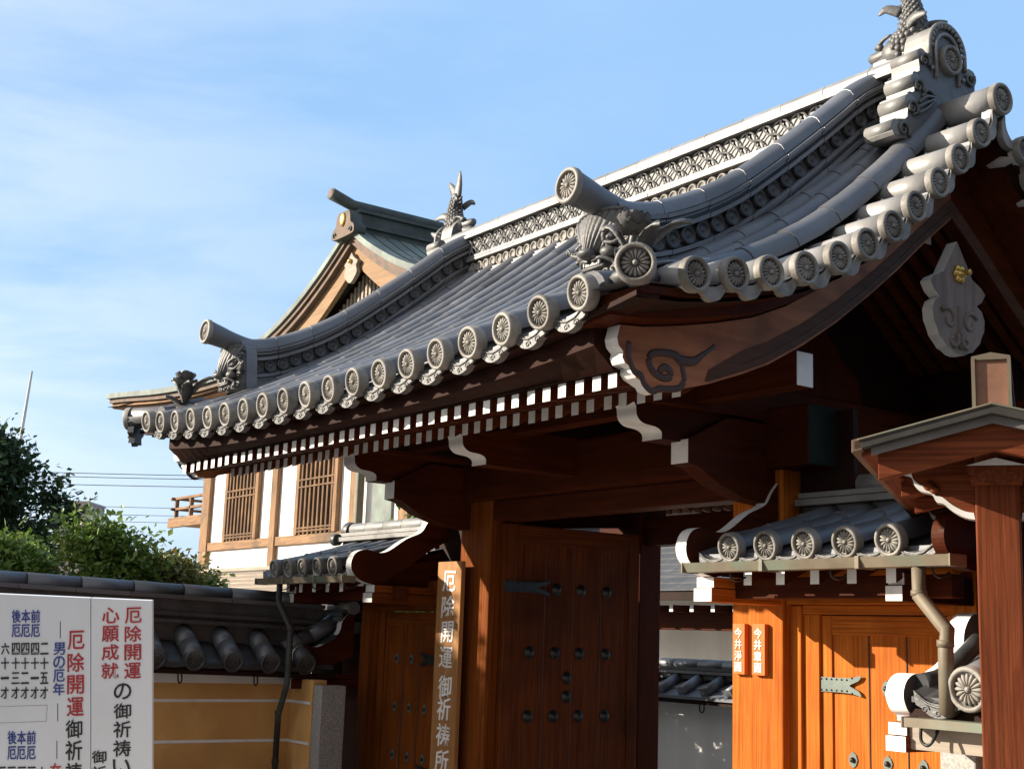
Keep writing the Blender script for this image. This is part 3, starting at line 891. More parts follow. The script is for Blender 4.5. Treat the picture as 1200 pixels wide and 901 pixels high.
# ---- peony ornaments standing on the corners
def peony(x, y, zb):
    mb = MB()
    mb.tube(catmull([(x+.02, y+.08, zb-.02), (x-.03, y, zb+.08), (x, y-.01, zb+.22)], 5), .018, 'tile_carved', 7)
    c = Vector((x, y-.01, zb+.25))
    mb.blob(c, (.038, .038, .05), 'tile_carved', 10, 7)
    for ring, (n, rr, tilt, ln) in enumerate(((6, .045, .35, .085), (7, .07, .9, .095), (6, .075, 1.45, .085))):
        for k in range(n):
            a = 2*PI*(k+.5*ring)/n
            M = Matrix.Translation(c+Vector((0, 0, -.03))) @ Matrix.Rotation(a, 4, 'Z') @ Matrix.Rotation(tilt, 4, 'Y')
            v = []; f = []
            for j in range(5):
                t = j/4; w = .040*math.sin(.35+t*2.3)
                for i in range(3):
                    s = (i-1)
                    v.append(M @ Vector((.014*(1-abs(s))-.02*t*t, s*w, t*ln+.012)))
                    v.append(M @ Vector((.014*(1-abs(s))-.02*t*t+.008, s*w*.96, t*ln+.012)))
            for j in range(4):
                for i in range(2):
                    p = (j*3+i)*2; q = ((j+1)*3+i)*2
                    f += [[p, p+2, q+2, q], [p+1, q+1, q+3, p+3]]
            mb.add(v, f, 'tile_carved', None, True)
    for (a, ln, h, t0) in ((-.3, .26, .14, .02), (.5, .27, .16, .05), (2.6, .24, .12, .04), (3.4, .2, .20, .03), (1.2, .25, .06, .0), (-1.2, .2, .05, .0)):
        M = Matrix.Translation((x, y, zb+t0+.03)) @ Matrix.Rotation(a, 4, 'Z')
        v = []; f = []
        for j in range(7):
            t = j/6; w = .045*math.sin(PI*min(1, t*.93+.07))
            zz = h*math.sin(t*1.9)/math.sin(1.9)*1.0
            v += [M @ Vector((t*ln, -w, zz-.012)), M @ Vector((t*ln, 0, zz+.012)), M @ Vector((t*ln, w, zz-.012)), M @ Vector((t*ln, 0, zz-.014))]
        for j in range(6):
            for i in range(4):
                f.append([j*4+i, j*4+(i+1) % 4, (j+1)*4+(i+1) % 4, (j+1)*4+i])
        mb.add(v, f, 'tile_carved', None, True)
    mb.blob((x, y, zb-.01), (.13, .12, .05), 'tile_carved', 12, 6)
    mb.build('flower_ornament', ROOF)
peony(-4.56, 3.93, 3.255)
peony(-10.02, 3.98, 3.28)

# ---- fish ornaments on the ridge ends: head down and inward, tail up
def fish(x, sgn):
    mb = MB()
    zb = 5.19
    K = [(-.16, .05, .06), (-.12, .06, .085), (-.05, .075, .095), (.015, .12, .09), (.035, .20, .075), (.03, .28, .062), (.02, .36, .05), (.01, .43, .034)]
    K = [(sgn*a, h, r_*1.18) for a, h, r_ in K]
    P = catmull([(x+a, YR, zb+h) for a, h, r_ in K], 4)
    rad = [lerp_tab(i/4, list(range(8)), [k[2] for k in K]) for i in range(len(P))]
    mb.tube(P, rad, 'tile_carved', 12, squash=(1, .85))
    # scales as small bumps in rows
    for i in range(8, len(P)-3, 1):
        for q in range(10):
            a = 2*PI*(q+.5*(i % 2))/10
            t = (P[i+1]-P[i-1]).normalized(); b1 = Vector((0, 1, 0)); b2 = t.cross(b1)
            mb.blob(P[i]+(b1*math.cos(a)*.85+b2*math.sin(a))*rad[i]*.90, rad[i]*.24, 'tile_carved', 6, 4)
    # head: jaws, brow, eye
    hx = x-sgn*.17
    mb.tube(catmull([(hx+sgn*.05, YR, zb+.03), (hx-sgn*.05, YR, zb+.02), (hx-sgn*.12, YR, zb+.035)], 4), [.06, .062, .06, .056, .05, .045, .038, .03, .02], 'tile_carved', 10)
    mb.tube(catmull([(hx+sgn*.05, YR, zb+.09), (hx-sgn*.06, YR, zb+.085), (hx-sgn*.13, YR, zb+.10)], 4), [.055, .055, .052, .05, .046, .042, .036, .03, .022], 'tile_carved', 10)
    for m in (1, -1):
        mb.blob((hx-sgn*.01, YR+m*.05, zb+.125), .024, 'tile_carved', 8, 6)
        mb.tube(catmull([(hx-sgn*.04, YR+m*.05, zb+.12), (hx+sgn*.02, YR+m*.065, zb+.155), (hx+sgn*.09, YR+m*.07, zb+.17)], 3), [.016, .016, .015, .014, .012, .009, .005], 'tile_carved', 6)
        # pectoral and belly fins
        for (a0, h0, a1, h1, a2, h2, w) in ((.0, .17, .10, .21, .21, .20, .045), (-.02, .30, -.10, .34, -.15, .31, .035), (.06, .06, .17, .04, .27, .09, .05)):
            pts = catmull([(x+sgn*a0, YR+m*.05, zb+h0), (x+sgn*a1, YR+m*.085, zb+h1), (x+sgn*a2, YR+m*.10, zb+h2)], 4)
            mb.tube(pts, [w*(1-.85*(q/8)**2) for q in range(9)], 'tile_carved', 8, squash=(1, .35), upv=(0, 0, 1))
    # forked tail
    for (dx, dz, w) in ((-.03, .24, .075), (.15, .17, .07)):
        pts = catmull([(x+sgn*.01, YR, zb+.40), (x+sgn*dx*.55, YR, zb+.40+dz*.5), (x+sgn*dx, YR, zb+.40+dz)], 5)
        mb.tube(pts, [w*(1-.85*(q/10)**1.6) for q in range(11)], 'tile_carved', 8, squash=(.9, .35), upv=(1, 0, 0))
    for q in range(5):
        mb.tube([(x-sgn*(.05-.0*q), YR, zb+.20+.04*q), (x-sgn*.085, YR, zb+.225+.04*q)], [.018, .004], 'tile_carved', 5)
    mb.box(x-.22, x+.12, YR-.07, YR+.07, zb-.015, zb+.025, 'tile')
    return mb.build('fish_ornament', GP, bevel=0)
fish(-4.93, 1)
fish(-10.0, -1)
# ================================================================== timbers of the main gate
# rafters: curved profile of the underside
RYs = [4.40, 4.63, 5.12, 5.60, 6.06, 6.44]
RZs = [2.855, 2.985, 3.30, 3.66, 4.04, 4.33]       # top of the base rafters
def raft_top(y): return lerp_tab(y, RYs, RZs)
rm = MB()
ysm = [4.40+(6.44-4.40)*k/8 for k in range(9)]
top = [(y, raft_top(y)) for y in ysm]; bot = [(y, raft_top(y)-.070) for y in ysm]
n = len(top)
rm.prism(top+bot[::-1], 'x', -.031, .031, 'door_wood_y', lambda i: 'white_paint' if i == 2*n-1 else 'door_wood_y')
rme = rm.mesh('rafter', (0, 4.40, 2.785))
RSP = .1325
first = None
xr = [XC-2.585+RSP*i for i in range(40)]
for x in xr:
    x += random.uniform(-.004, .004); c = (x, 4.40+random.uniform(-.006, .006), 2.785)
    if first is None: first = link('rafter', rme, c, GP)
    else: copy_to(first, c, GP)
for x in xr[::1]:
    copy_to(first, (x, 2*YR-4.40, 2.785), GP, (0, 0, PI))       # rear slope
fm = MB()
fm.prism([(0, -.035), (0, .035), (.55, .145), (.55, .075)], 'x', -.031, .031, 'wood_y', lambda i: 'white_paint' if i == 0 else 'wood_y')
fme = fm.mesh('flying_rafter')
first = None
for x in xr:
    x += random.uniform(-.004, .004); c = (x, 4.0+random.uniform(-.006, .006), 2.812+random.uniform(-.002, .002))
    if first is None: first = link('flying_rafter', fme, c, GP)
    else: copy_to(first, c, GP)
    if x > -9.2: copy_to(first, (x, 2*YR-4.0, 2.812), GP, (0, 0, PI))
X0, X1 = XC-2.65, XC+2.65
s = MB()   # boards above the rafters
s.box(X0, X1, 4.425, 4.475, 2.858, 2.935, 'wood_x')                     # board on the base rafter ends
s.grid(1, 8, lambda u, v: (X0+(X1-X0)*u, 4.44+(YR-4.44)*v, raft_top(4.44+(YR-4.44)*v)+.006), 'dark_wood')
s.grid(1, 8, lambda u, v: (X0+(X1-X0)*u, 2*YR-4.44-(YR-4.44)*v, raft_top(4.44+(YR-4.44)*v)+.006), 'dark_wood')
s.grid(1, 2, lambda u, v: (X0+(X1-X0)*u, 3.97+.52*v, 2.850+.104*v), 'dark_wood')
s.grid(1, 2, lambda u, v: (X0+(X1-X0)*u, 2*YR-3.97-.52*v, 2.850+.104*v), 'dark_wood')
s.box(X0, X1, 2*YR-3.99, 2*YR-3.80, 2.852, 2.96, 'wood_x')
s.build('eave_boards', GP, origin=(XC, 4.2, 2.85))
# curved eave fascia, rising to the corners with the tiles
fs = MB()
def fasc(y0, y1, zb0, zb1, zt, mat, uu):
    v = []; N = 40
    for i in range(N+1):
        x = XC - uu + 2*uu*i/N; l_ = lift(x-XC)
        z0 = zb0(l_); z1 = zb1(l_); t_ = zt(l_)
        v += [(x, y1, z0), (x, y0, z1), (x, y0, t_), (x, y1, t_)]
    f = []
    for i in range(N):
        for e in range(4):
            f.append([i*4+e, i*4+(e+1) % 4, (i+1)*4+(e+1) % 4, (i+1)*4+e])
    f.append([0, 3, 2, 1]); f.append([N*4+e for e in range(4)])
    fs.add(v, f, mat)
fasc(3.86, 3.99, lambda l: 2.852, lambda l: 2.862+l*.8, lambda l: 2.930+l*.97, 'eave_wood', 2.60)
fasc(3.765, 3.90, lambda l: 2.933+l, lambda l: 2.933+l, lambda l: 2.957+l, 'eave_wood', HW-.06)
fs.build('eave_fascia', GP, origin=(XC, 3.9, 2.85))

# bargeboards at both gables
BB = [(4.174, 2.761), (4.494, 2.846), (4.727, 2.93), (4.908, 3.004), (5.161, 3.141), (5.426, 3.308), (5.707, 3.513), (5.928, 3.685), (6.16, 3.881), (YR, 4.10)]
NOSE = [(3.922, 3.019), (3.912, 2.985), (3.922, 2.95), (3.952, 2.924), (3.945, 2.900), (3.962, 2.872), (4.012, 2.856), (4.010, 2.836), (4.031, 2.812), (4.105, 2.784), (4.120, 2.765), (4.174, 2.758)]
TOPB = [(y, VZf(y)-.185) for y in (6.44, 6.229, 6.028, 5.842, 5.641, 5.449, 5.245, 5.031, 4.789, 4.546, 4.315, 4.067, 3.93)]
BANDY = [4.46, 4.50, 4.60, 4.72]
def bargeboard(sgn, back):
    xf = -4.66 if sgn > 0 else 2*XC+4.66
    def fy(p): return (2*YR-p[0], p[1]) if back else p
    xa, xb = (xf-.09, xf) if sgn > 0 else (xf, xf+.09)
    mb = MB()
    lower = NOSE + BB[1:]
    out = lower + TOPB
    nn = len(NOSE)
    pts = [fy(p) for p in out]
    mb.prism(pts, 'x', xa, xb, 'barge_wood' if not back else 'wood_y', lambda i: 'white_paint' if i < nn-1 or i == len(out)-1 else 'wood_y')
    o = mb.build('bargeboard', GP, fixn=True)
    # dark recessed-looking moulded band along the lower edge
    bd = MB()
    bandb = [p for p in BB if p[0] > 4.45]
    bandt = [(y, z+.118*min(1, .45+(y-4.45)*3.2)) for y, z in bandb]
    pl = [fy(p) for p in [(4.47, bandb[0][1]+.012)] + [(y, z+.012) for y, z in bandb] + bandt[::-1]]
    e = xf + sgn*.002
    bd.prism(pl, 'x', min(xf-sgn*.01, xf+sgn*.004), max(xf-sgn*.01, xf+sgn*.004), 'barge_low')
    bd.tube([(xf+sgn*.004, fy(p)[0], p[1]+.05) for p in bandb[1:]], .004, 'carved_groove', 5)
    bd.build('board_moulding', o)
    # cloud scroll carved near the nose
    cl = MB()
    for P_, w in (([(4.143, 2.904), (4.152, 2.922), (4.18, 2.932), (4.212, 2.914), (4.20, 2.886), (4.15, 2.880), (4.10, 2.902), (4.073, 2.945), (4.092, 2.985), (4.155, 3.000), (4.22, 3.004)], .021),
                  ([(4.20, 3.004), (4.242, 2.998), (4.279, 2.982), (4.36, 2.990), (4.42, 3.03), (4.503, 3.088)], .028),
                  ([(4.279, 2.98), (4.292, 2.93), (4.299, 2.888), (4.267, 2.845), (4.187, 2.828), (4.144, 2.826), (4.095, 2.806), (4.045, 2.835), (4.026, 2.872), (3.985, 2.884), (3.960, 2.92), (3.945, 2.96), (3.950, 3.02)], .018)):
        q = catmull([(xf+sgn*.001, *fy((p[0]+.035, p[1]-.045))) for p in P_], 5)
        m_ = len(q)
        cl.tube(q, [w*(.45+.55*math.sin(PI*min(1, (i+2)/(m_*.9)))) if w > .025 else w for i in range(m_)], 'carved_groove', 8, squash=(.9, .22), upv=(0, .3, 1))
    cl.build('cloud_carving', o)
    return o
for sgn in (1, -1):
    for back in (False, True):
        bargeboard(sgn, back)
# boards between bargeboard and verge tiles
for sgn in (1, -1):
    for back in (False, True):
        mb = MB()
        N = 24
        v = []
        xa = XC+sgn*2.585; xb = XC+sgn*2.80; xc_ = XC+sgn*(HW-.05)
        for i in range(N+1):
            y = 3.79+(YR-3.79)*i/N
            z = VZf(y)
            yy = 2*YR-y if back else y
            v += [(xa, yy, z-.19), (xb, yy, z-.165), (xb, yy, z-.118), (xc_, yy, z-.100), (xc_, yy, z-.066), (xa, yy, z-.066)]
        f = []
        for i in range(N):
            for e in range(6):
                f.append([i*6+e, i*6+(e+1) % 6, (i+1)*6+(e+1) % 6, (i+1)*6+e])
        f.append([0, 1, 2, 3, 4, 5]); f.append([N*6+e for e in range(6)])
        mb.add(v, f, 'wood_y')
        mb.build('verge_board', GP, fixn=True)
# gable pendant
GEG = [(6.35, 3.97), (6.235, 3.80), (6.20, 3.745), (6.10, 3.70), (6.062, 3.665), (6.10, 3.61), (6.159, 3.575), (6.105, 3.545), (6.078, 3.49), (6.085, 3.42), (6.114, 3.376), (6.135, 3.33), (6.187, 3.289), (6.215, 3.262), (6.262, 3.25), (6.30, 3.232), (6.35, 3.226)]
for sgn in (1, -1):
    xf = (-4.66 if sgn > 0 else 2*XC+4.66)
    mb = MB()
    out = GEG + [(2*6.35-y, z) for y, z in GEG[::-1][1:-1]]
    out = [(6.385+(y-6.35)*.88, 3.62+(z-3.62)*.90) for y, z in out]
    x0, x1 = (xf+.004, xf+.075) if sgn > 0 else (xf-.075, xf-.004)
    mb.prism(out, 'x', x0, x1, 'pendant_wood', 'white_paint')
    xx = x1 if sgn > 0 else x0
    for m in (1, -1):
        for (yc, zc0, rr0, t0) in ((.10, 3.46, .075, .6), (.06, 3.345, .05, 2.2)):
            pts = [(xx, 6.385+m*(yc+rr0*(1-a/15)*math.cos(t0+a*.5)), zc0+rr0*(1-a/15)*math.sin(t0+a*.5)) for a in range(13)]
            mb.tube(pts, [.016*(1-a/26) for a in range(13)], 'pendant_wood', 7)
    mb.tube([(xx, 6.385, 3.30), (xx, 6.385, 3.55)], [.018, .010], 'pendant_wood', 7)
    o = mb.build('gable_pendant', GP)
    gb = MB()
    M = frame_to((sgn, 0, 0), loc=(xx, 6.39, 3.74))
    for k in range(6):
        a = 2*PI*k/6
        gb.blob(M @ Vector((.036*math.cos(a), .036*math.sin(a), .004)), .022, 'gold', 8, 5)
    gb.lathe([(.044, 0), (.04, .012), (.016, .016), (.016, .075), (.019, .08), (0, .084)], 'gold', 12, M)
    gb.build('gold_boss', o)

# purlins, posts, beams
def part_box(name, x0, x1, y0, y1, z0, z1, mat, parent=GP, ends=None, bevel=.006):
    mb = MB(); mb.box(x0, x1, y0, y1, z0, z1, mat, ends=ends)
    return mb.build(name, parent, bevel=bevel)
PX = (-5.79, -8.835)      # post lines
for y in (5.405, 2*YR-5.405):
    part_box('purlin', XC-2.47, -4.86, y-.065, y+.065, 2.985, 3.175, 'wood_x', ends={'+x': 'white_paint', '-x': 'white_paint'})
    part_box('purlin_board', XC-2.40, -4.93, y-.03, y+.03, 3.177, raft_top(5.405)-.072, 'dark_wood')
part_box('ridge_purlin', XC-2.5, -4.86, YR-.08, YR+.08, 4.00, 4.22, 'wood_x', ends={'+x': 'white_paint', '-x': 'white_paint'})
for x in PX:
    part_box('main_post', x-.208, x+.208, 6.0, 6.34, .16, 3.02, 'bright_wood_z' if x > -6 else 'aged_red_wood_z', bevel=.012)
    mb = MB(); mb.box(x-.27, x+.27, 5.94, 6.40, .10, .20, 'granite'); mb.build('post_base', GP, bevel=.015)
    part_box('rear_post', x-.12, x+.12, 7.62, 7.86, .16, 2.75, 'wood_z', bevel=.01)
    mb = MB(); mb.box(x-.17, x+.17, 7.57, 7.91, .10, .20, 'granite'); mb.build('post_base', GP, bevel=.015)
part_box('lintel', XC-1.95, -5.30, 5.92, 6.26, 2.655, 3.02, 'wood_x', bevel=.014, ends={'+x': 'dark_green'})
part_box('lower_lintel', PX[1]+.21, PX[0]-.21, 6.02, 6.22, 2.50, 2.652, 'wood_x')
for sg in (1, -1):
    xa_, xb_ = sorted((-7.42+sg*1.63, -7.42+sg*2.25))
    part_box('side_panel', xa_, xb_, 6.16, 6.20, 2.06, 3.0, 'dark_wood', bevel=0)
part_box('rear_lintel', XC-1.95, -5.50, 7.66, 7.84, 2.42, 2.66, 'wood_x')
# longitudinal beams over the posts with white front ends
for x in (-5.71, -8.99):
    prof = [(5.28, 2.63), (5.28, 2.765), (5.285, 3.0), (8.1, 3.0), (8.1, 2.66), (6.0, 2.42), (5.75, 2.44), (5.52, 2.52), (5.36, 2.61)]
    prof = [(5.28, 2.627), (5.28, 2.767), (5.60, 2.93), (8.1, 2.93), (8.1, 2.62), (6.0, 2.44), (5.75, 2.46), (5.52, 2.53), (5.36, 2.615)]
    mb = MB(); mb.prism(prof, 'x', x-.073, x+.073, 'wood_y', lambda i: 'white_paint' if i == 0 else 'wood_y')
    mb.build('tie_beam', GP, bevel=.006, fixn=True)
# bracket arms with white curled ends below the eave purlin
for x in (-5.785, -7.555, -9.03):
    fr = cat2([(4.905, 2.960), (4.934, 2.921), (4.944, 2.865), (4.991, 2.829), (5.085, 2.818), (5.13, 2.795), (5.133, 2.755)], 4)
    prof = fr + [(6.0, 2.755), (6.0, 3.02), (5.3, 3.02), (5.16, 2.975)]
    k = len(fr)
    mb = MB(); mb.prism(prof, 'x', x-.085, x+.085, 'wood_y', lambda i, k=k: 'white_paint' if i < k-1 else 'wood_y')
    mb.build('bracket_arm', GP, fixn=True)
# gable framing
for sgn in (1, -1):
    x = PX[0] if sgn > 0 else PX[1]
    mb = MB()
    ys_ = [4.95+(YR-4.95)*k/8 for k in range(9)]
    t_ = [(y, raft_top(y)-.09) for y in ys_]
    mb.prism([(4.95, 2.98)]+t_+[(2*YR-y, z) for y, z in t_[::-1][1:]]+[(2*YR-4.95, 2.98)], 'x', x-.05, x+.05, 'dark_wood')
    mb.build('gable_wall', GP)
    part_box('gable_beam', x-.09+sgn*.06, x+.09+sgn*.06, 5.0, 2*YR-5.0, 2.95, 3.16, 'wood_y')
    part_box('king_post', x+sgn*.02-.09, x+sgn*.02+.09, YR-.09, YR+.09, 3.16, 4.0, 'wood_z')
    mb = MB()
    mb.prism(cat2([(6.02, 3.17), (6.06, 3.33), (6.20, 3.42), (6.30, 3.55), (YR, 3.60), (2*YR-6.30, 3.55), (2*YR-6.20, 3.42), (2*YR-6.06, 3.33), (2*YR-6.02, 3.17)], 3), 'x', x+sgn*.055-.02, x+sgn*.055+.05, 'wood_y')
    mb.build('frog_leg_strut', GP)
# hooked metal bars under the eave
for (x, y, z) in ((-5.90, 3.97, 2.925), (-9.36, 3.97, 2.925)):
    mb = MB()
    mb.box(x-.26, x+.30, 3.895, 3.935, z-.018, z+.022, 'box_brown', ends={'-x': 'white_paint'})
    mb.blob((x+.30, 3.915, z+.005), .036, 'iron', 10, 7)
    mb.build('eave_bar', GP)

# ---------------------------------------------------------------- main doors: two leaves swung inwards
def stud_mesh():
    mb = MB(); M = frame_to((0, -1, 0))
    mb.prism([(-.032, 0), (-.02, .03), (0, .045), (.02, .03), (.032, 0), (.02, -.03), (0, -.045), (-.02, -.03)], 'y', -.006, 0, 'green_iron')
    mb.lathe([(.016, .006), (.014, .018), (.007, .024), (0, .025)], 'iron', 10, M)
    return mb.mesh('stud')
def big_stud_mesh():
    mb = MB(); M = frame_to((0, -1, 0))
    mb.lathe([(.048, 0), (.048, .008), (.036, .012), (.032, .028), (.018, .040), (0, .044)], 'iron', 14, M)
    return mb.mesh('stud')
STUD, BSTUD = stud_mesh(), big_stud_mesh()
def strap_mesh(L_, h, mat):
    mb = MB()
    pts = cat2([(0, h/2), (L_*.45, h/2*.95), (L_*.80, h/2*1.05), (L_, h/2*1.35), (L_*.96, h/2*.75), (L_*.86, h/2*.40), (L_*.74, 0), (L_*.86, -h/2*.40), (L_*.96, -h/2*.75), (L_, -h/2*1.35), (L_*.80, -h/2*1.05), (L_*.45, -h/2*.95), (0, -h/2)], 3)
    mb.prism(pts, 'y', -.007, 0, mat)
    for i in range(7):
        for m in (1, -1):
            x = L_*(.08+.12*i)
            if x < L_*.72 or abs(m) == 1:
                mb.blob((x, -.008, m*h*.36 if x < L_*.72 else m*h*.5), .006, 'iron', 6, 4)
    return mb.mesh('hinge_strap')
def swing_leaf(sgn, hx):
    # leaf swung back 90 degrees: plane X = hx, from Y 6.12 to 7.50, face towards the passage (sgn)
    mb = MB()
    w = .035
    xa, xb = hx-w, hx+w
    y0, y1, z0, z1 = 6.36 if False else 6.10, 7.47, .17, 2.485
    mb.box(xa+.012, xb-.012, y0+.02, y1-.02, z0+.02, z1-.02, 'door_wood_z')
    mb.box(xa, xb, y0, y0+.11, z0, z1, 'door_wood_z')
    mb.box(xa, xb, y1-.11, y1, z0, z1, 'door_wood_z')
    mb.box(xa, xb, y0+.112, y1-.112, z1-.15, z1-.002, 'door_wood_y')
    mb.box(xa, xb, y0+.112, y1-.112, z0+.002, z0+.2, 'door_wood_y')
    for k in range(1, 4):
        yy = y0+.11+(y1-y0-.22)*k/4
        mb.box(xa+.010, xb-.010, yy-.004, yy+.004, z0+.2, z1-.15, 'carved_groove')
    o = mb.build('door_leaf', GP, bevel=.004)
    rot = (0, 0, PI/2) if sgn > 0 else (0, 0, -PI/2)
    xs_ = hx + sgn*(w-.012)
    xs2 = hx + sgn*w
    pts = []
    for z in (1.995, 1.50, 1.015, .55):
        for k, y in enumerate((6.36, 6.61, 6.86, 7.13)):
            if z > 1.9 and k == 0: continue
            pts.append((xs_, y, z))
    pts += [(xs_, 6.735, 1.31), (xs_, 6.735, 1.165)]
    first = None
    for p in pts:
        if first is None: first = link('stud', BSTUD, p, o); first.rotation_euler = rot
        else: copy_to(first, p, o, rot)
    sm_ = strap_mesh(.44, .085, 'iron')
    for z in (2.0, .5):
        h = link('hinge_strap', sm_, (xs2+sgn*.002, 6.09 if sgn > 0 else 6.09, z), o)
        h.rotation_euler = rot if sgn > 0 else (0, 0, PI/2)
    mb = MB(); mb.box(xs_-.01, xs_+.01, 7.22, 7.32, 1.25, 1.33, 'iron'); 
    return o
swing_leaf(1, -8.585)
swing_leaf(-1, -6.04)
# ================================================================== side gates
def hafu_board(mb, x0, x1, top, bot, face, edge, white=0.0):
    pts = top+bot
    nt = len(top)
    mb.prism(pts, 'x', x0, x1, face, lambda i: edge)
def side_gate(sgn, label):
    # sgn +1: right of the main gate.  Local layout mirrored about CX
    CX = -7.42
    def X(d): return CX + sgn*d     # CX moves outwards for the left roof
    def xr_(a, b): return (min(X(a), X(b)), max(X(a), X(b)))
    t = thing('side_gate', label, 'side gate', (X(2.5), 6.0, .1), 'small side gates flanking the main gate')
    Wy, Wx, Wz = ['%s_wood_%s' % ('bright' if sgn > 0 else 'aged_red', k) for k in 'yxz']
    DI, DO = 2.035, 2.915       # door between these distances from the centre line
    # posts and frame
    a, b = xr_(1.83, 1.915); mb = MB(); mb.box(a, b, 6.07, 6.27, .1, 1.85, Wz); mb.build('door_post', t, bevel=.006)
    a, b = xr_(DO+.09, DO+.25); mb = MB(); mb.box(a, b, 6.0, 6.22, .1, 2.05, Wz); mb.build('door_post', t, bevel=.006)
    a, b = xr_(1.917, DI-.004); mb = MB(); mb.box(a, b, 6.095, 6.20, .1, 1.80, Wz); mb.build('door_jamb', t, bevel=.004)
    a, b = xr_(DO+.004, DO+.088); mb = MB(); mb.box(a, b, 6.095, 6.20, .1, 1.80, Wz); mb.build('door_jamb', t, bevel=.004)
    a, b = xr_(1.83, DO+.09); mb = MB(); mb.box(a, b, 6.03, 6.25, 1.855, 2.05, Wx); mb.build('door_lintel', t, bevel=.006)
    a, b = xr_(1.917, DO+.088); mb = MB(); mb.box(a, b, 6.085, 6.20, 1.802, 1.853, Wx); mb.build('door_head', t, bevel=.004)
    # door leaf
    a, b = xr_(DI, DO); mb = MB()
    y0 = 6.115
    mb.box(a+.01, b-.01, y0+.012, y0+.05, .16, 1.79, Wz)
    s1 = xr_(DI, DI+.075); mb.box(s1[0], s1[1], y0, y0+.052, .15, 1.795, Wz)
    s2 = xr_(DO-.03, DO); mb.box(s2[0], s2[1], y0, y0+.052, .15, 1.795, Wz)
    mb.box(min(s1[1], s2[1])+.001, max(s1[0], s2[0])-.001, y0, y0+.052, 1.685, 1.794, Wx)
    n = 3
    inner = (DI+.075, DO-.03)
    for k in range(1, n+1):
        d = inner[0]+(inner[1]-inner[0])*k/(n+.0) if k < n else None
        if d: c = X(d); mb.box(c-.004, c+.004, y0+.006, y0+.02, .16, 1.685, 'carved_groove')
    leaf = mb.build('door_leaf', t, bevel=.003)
    first = None
    cols = [DI+.215, DI+.455, DI+.69]
    for z, cc in ((1.40, cols[1:2] if sgn > 0 else cols), (1.00, cols), (.60, cols)):
        for d in cc:
            p = (X(d), y0+.011, z)
            if first is None: first = link('stud', STUD, p, leaf)
            else: copy_to(first, p, leaf)
    sm_ = strap_mesh(.31, .085, 'green_iron' if sgn > 0 else 'iron')
    for z in (1.405, .5):
        h = link('hinge_strap', sm_, (X(DI-.02), y0-.003, z), leaf)
        if sgn < 0: h.scale = (-1, 1, 1)
    a, b = xr_(DO+.252, DO+.75); mb = MB(); mb.box(a, b, 6.09, 6.15, .1, 2.02, 'wood_z'); mb.build('side_panel', t)
    # beams carrying the roof, with white front ends
    CX -= 0 if sgn > 0 else .33
    for d in (1.755, 3.10):
        for (z0, z1, yf, w) in ((1.925, 1.985, 5.45, .070), (1.845, 1.922, 5.43, .074)):
            if d > 3 and z0 > 1.9: yf += .0
            a, b = xr_(d-w, d+w) if d < 3 else xr_(d-w*.7, d+w*.7)
            mb = MB(); mb.box(a, b, yf, 6.6, z0, z1, Wy if d < 3 else 'wood_y', ends={'-y': 'white_paint'})
            mb.build('roof_bracket', t, bevel=.004)
    RO = 0.0 if sgn > 0 else .33
    a, b = xr_(1.60, 3.30)
    mb = MB(); mb.box(a, b, 5.62, 5.72, 1.87, 1.985, 'wood_x'); mb.build('eave_beam', t, bevel=.005)
    # rafters
    rmb = MB(); rmb.prism([(0, -.04), (0, .04), (.72, .37), (.72, .29)], 'x', -.03, .03, 'wood_y', lambda i: 'white_paint' if i == 0 else 'wood_y')
    rme_ = rmb.mesh('rafter'); first = None
    for d in (2.14, 2.38, 2.62, 2.865, 3.11):
        p = (X(d), 5.40, 1.972)
        if first is None: first = link('rafter', rme_, p, t)
        else: copy_to(first, p, t)
    # roof
    ye, yr = 5.30, 6.17
    zprof = lambda y: 2.132+.24*(y-ye)+.05*(y-ye)**2
    def srow(mb, x, r, y0, y1, seg=.29, n=9):
        N = round((y1-y0)/seg)
        for k in range(N):
            ya = y0+(y1-y0)*k/N; yb = y0+(y1-y0)*(k+1)/N; v = []
            for yy, rr in ((ya, r*1.03), (yb, r*.95)):
                for i in range(n):
                    an = -.1+(PI+.2)*i/(n-1)
                    v.append((x+rr*math.cos(an), yy-.25*rr*math.sin(an), zprof(yy)+rr*math.sin(an)*.95))
            mb.add(v, [[i, i+1, n+i+1, n+i] for i in range(n-1)], 'tile', None, True)
            mb.add(v[:n], [list(range(n))], 'tile')
    roofd = [2.105, 2.375, 2.645, 2.915, 3.185]
    mb = MB()
    for d in roofd: srow(mb, X(d), .074, ye+.02, yr)
    for d in roofd: mb.blob((X(d), ye+.30, zprof(ye+.3)+.073), (.012, .012, .012), 'tile_dark', 7, 4)
    for k in range(5):
        ya = ye+.05+(yr-ye-.05)*k/5; yb = ye+.05+(yr-ye-.05)*(k+1)/5
        a, b = xr_(1.80, 3.46)
        mb.add([(a, ya, zprof(ya)-.07), (b, ya, zprof(ya)-.07), (b, ya, zprof(ya)-.04), (a, ya, zprof(ya)-.04), (b, yb, zprof(yb)-.055), (a, yb, zprof(yb)-.055)], [[0, 1, 2, 3], [3, 2, 4, 5]], 'tile')
    a, b = xr_(1.78, 3.44)
    mb.grid(1, 4, lambda u, v: (a+(b-a)*u, ye+.03+(yr+.6-ye-.03)*v, (zprof(ye+.03+(yr-ye)*v*1.65) if v < .6 else zprof(yr)-.1)-.105), 'dark_wood')
    # rear slope
    mb.grid(1, 2, lambda u, v: (a+(b-a)*u, yr+.75*v, zprof(yr)-.04-.33*v), 'tile')
    ro = mb.build('roof', t, origin=(X(2.6), ye, 2.1))
    dme_ = kiku(.083, .04, d=(0, -1, -.18)).mesh('eave_disc'); first = None
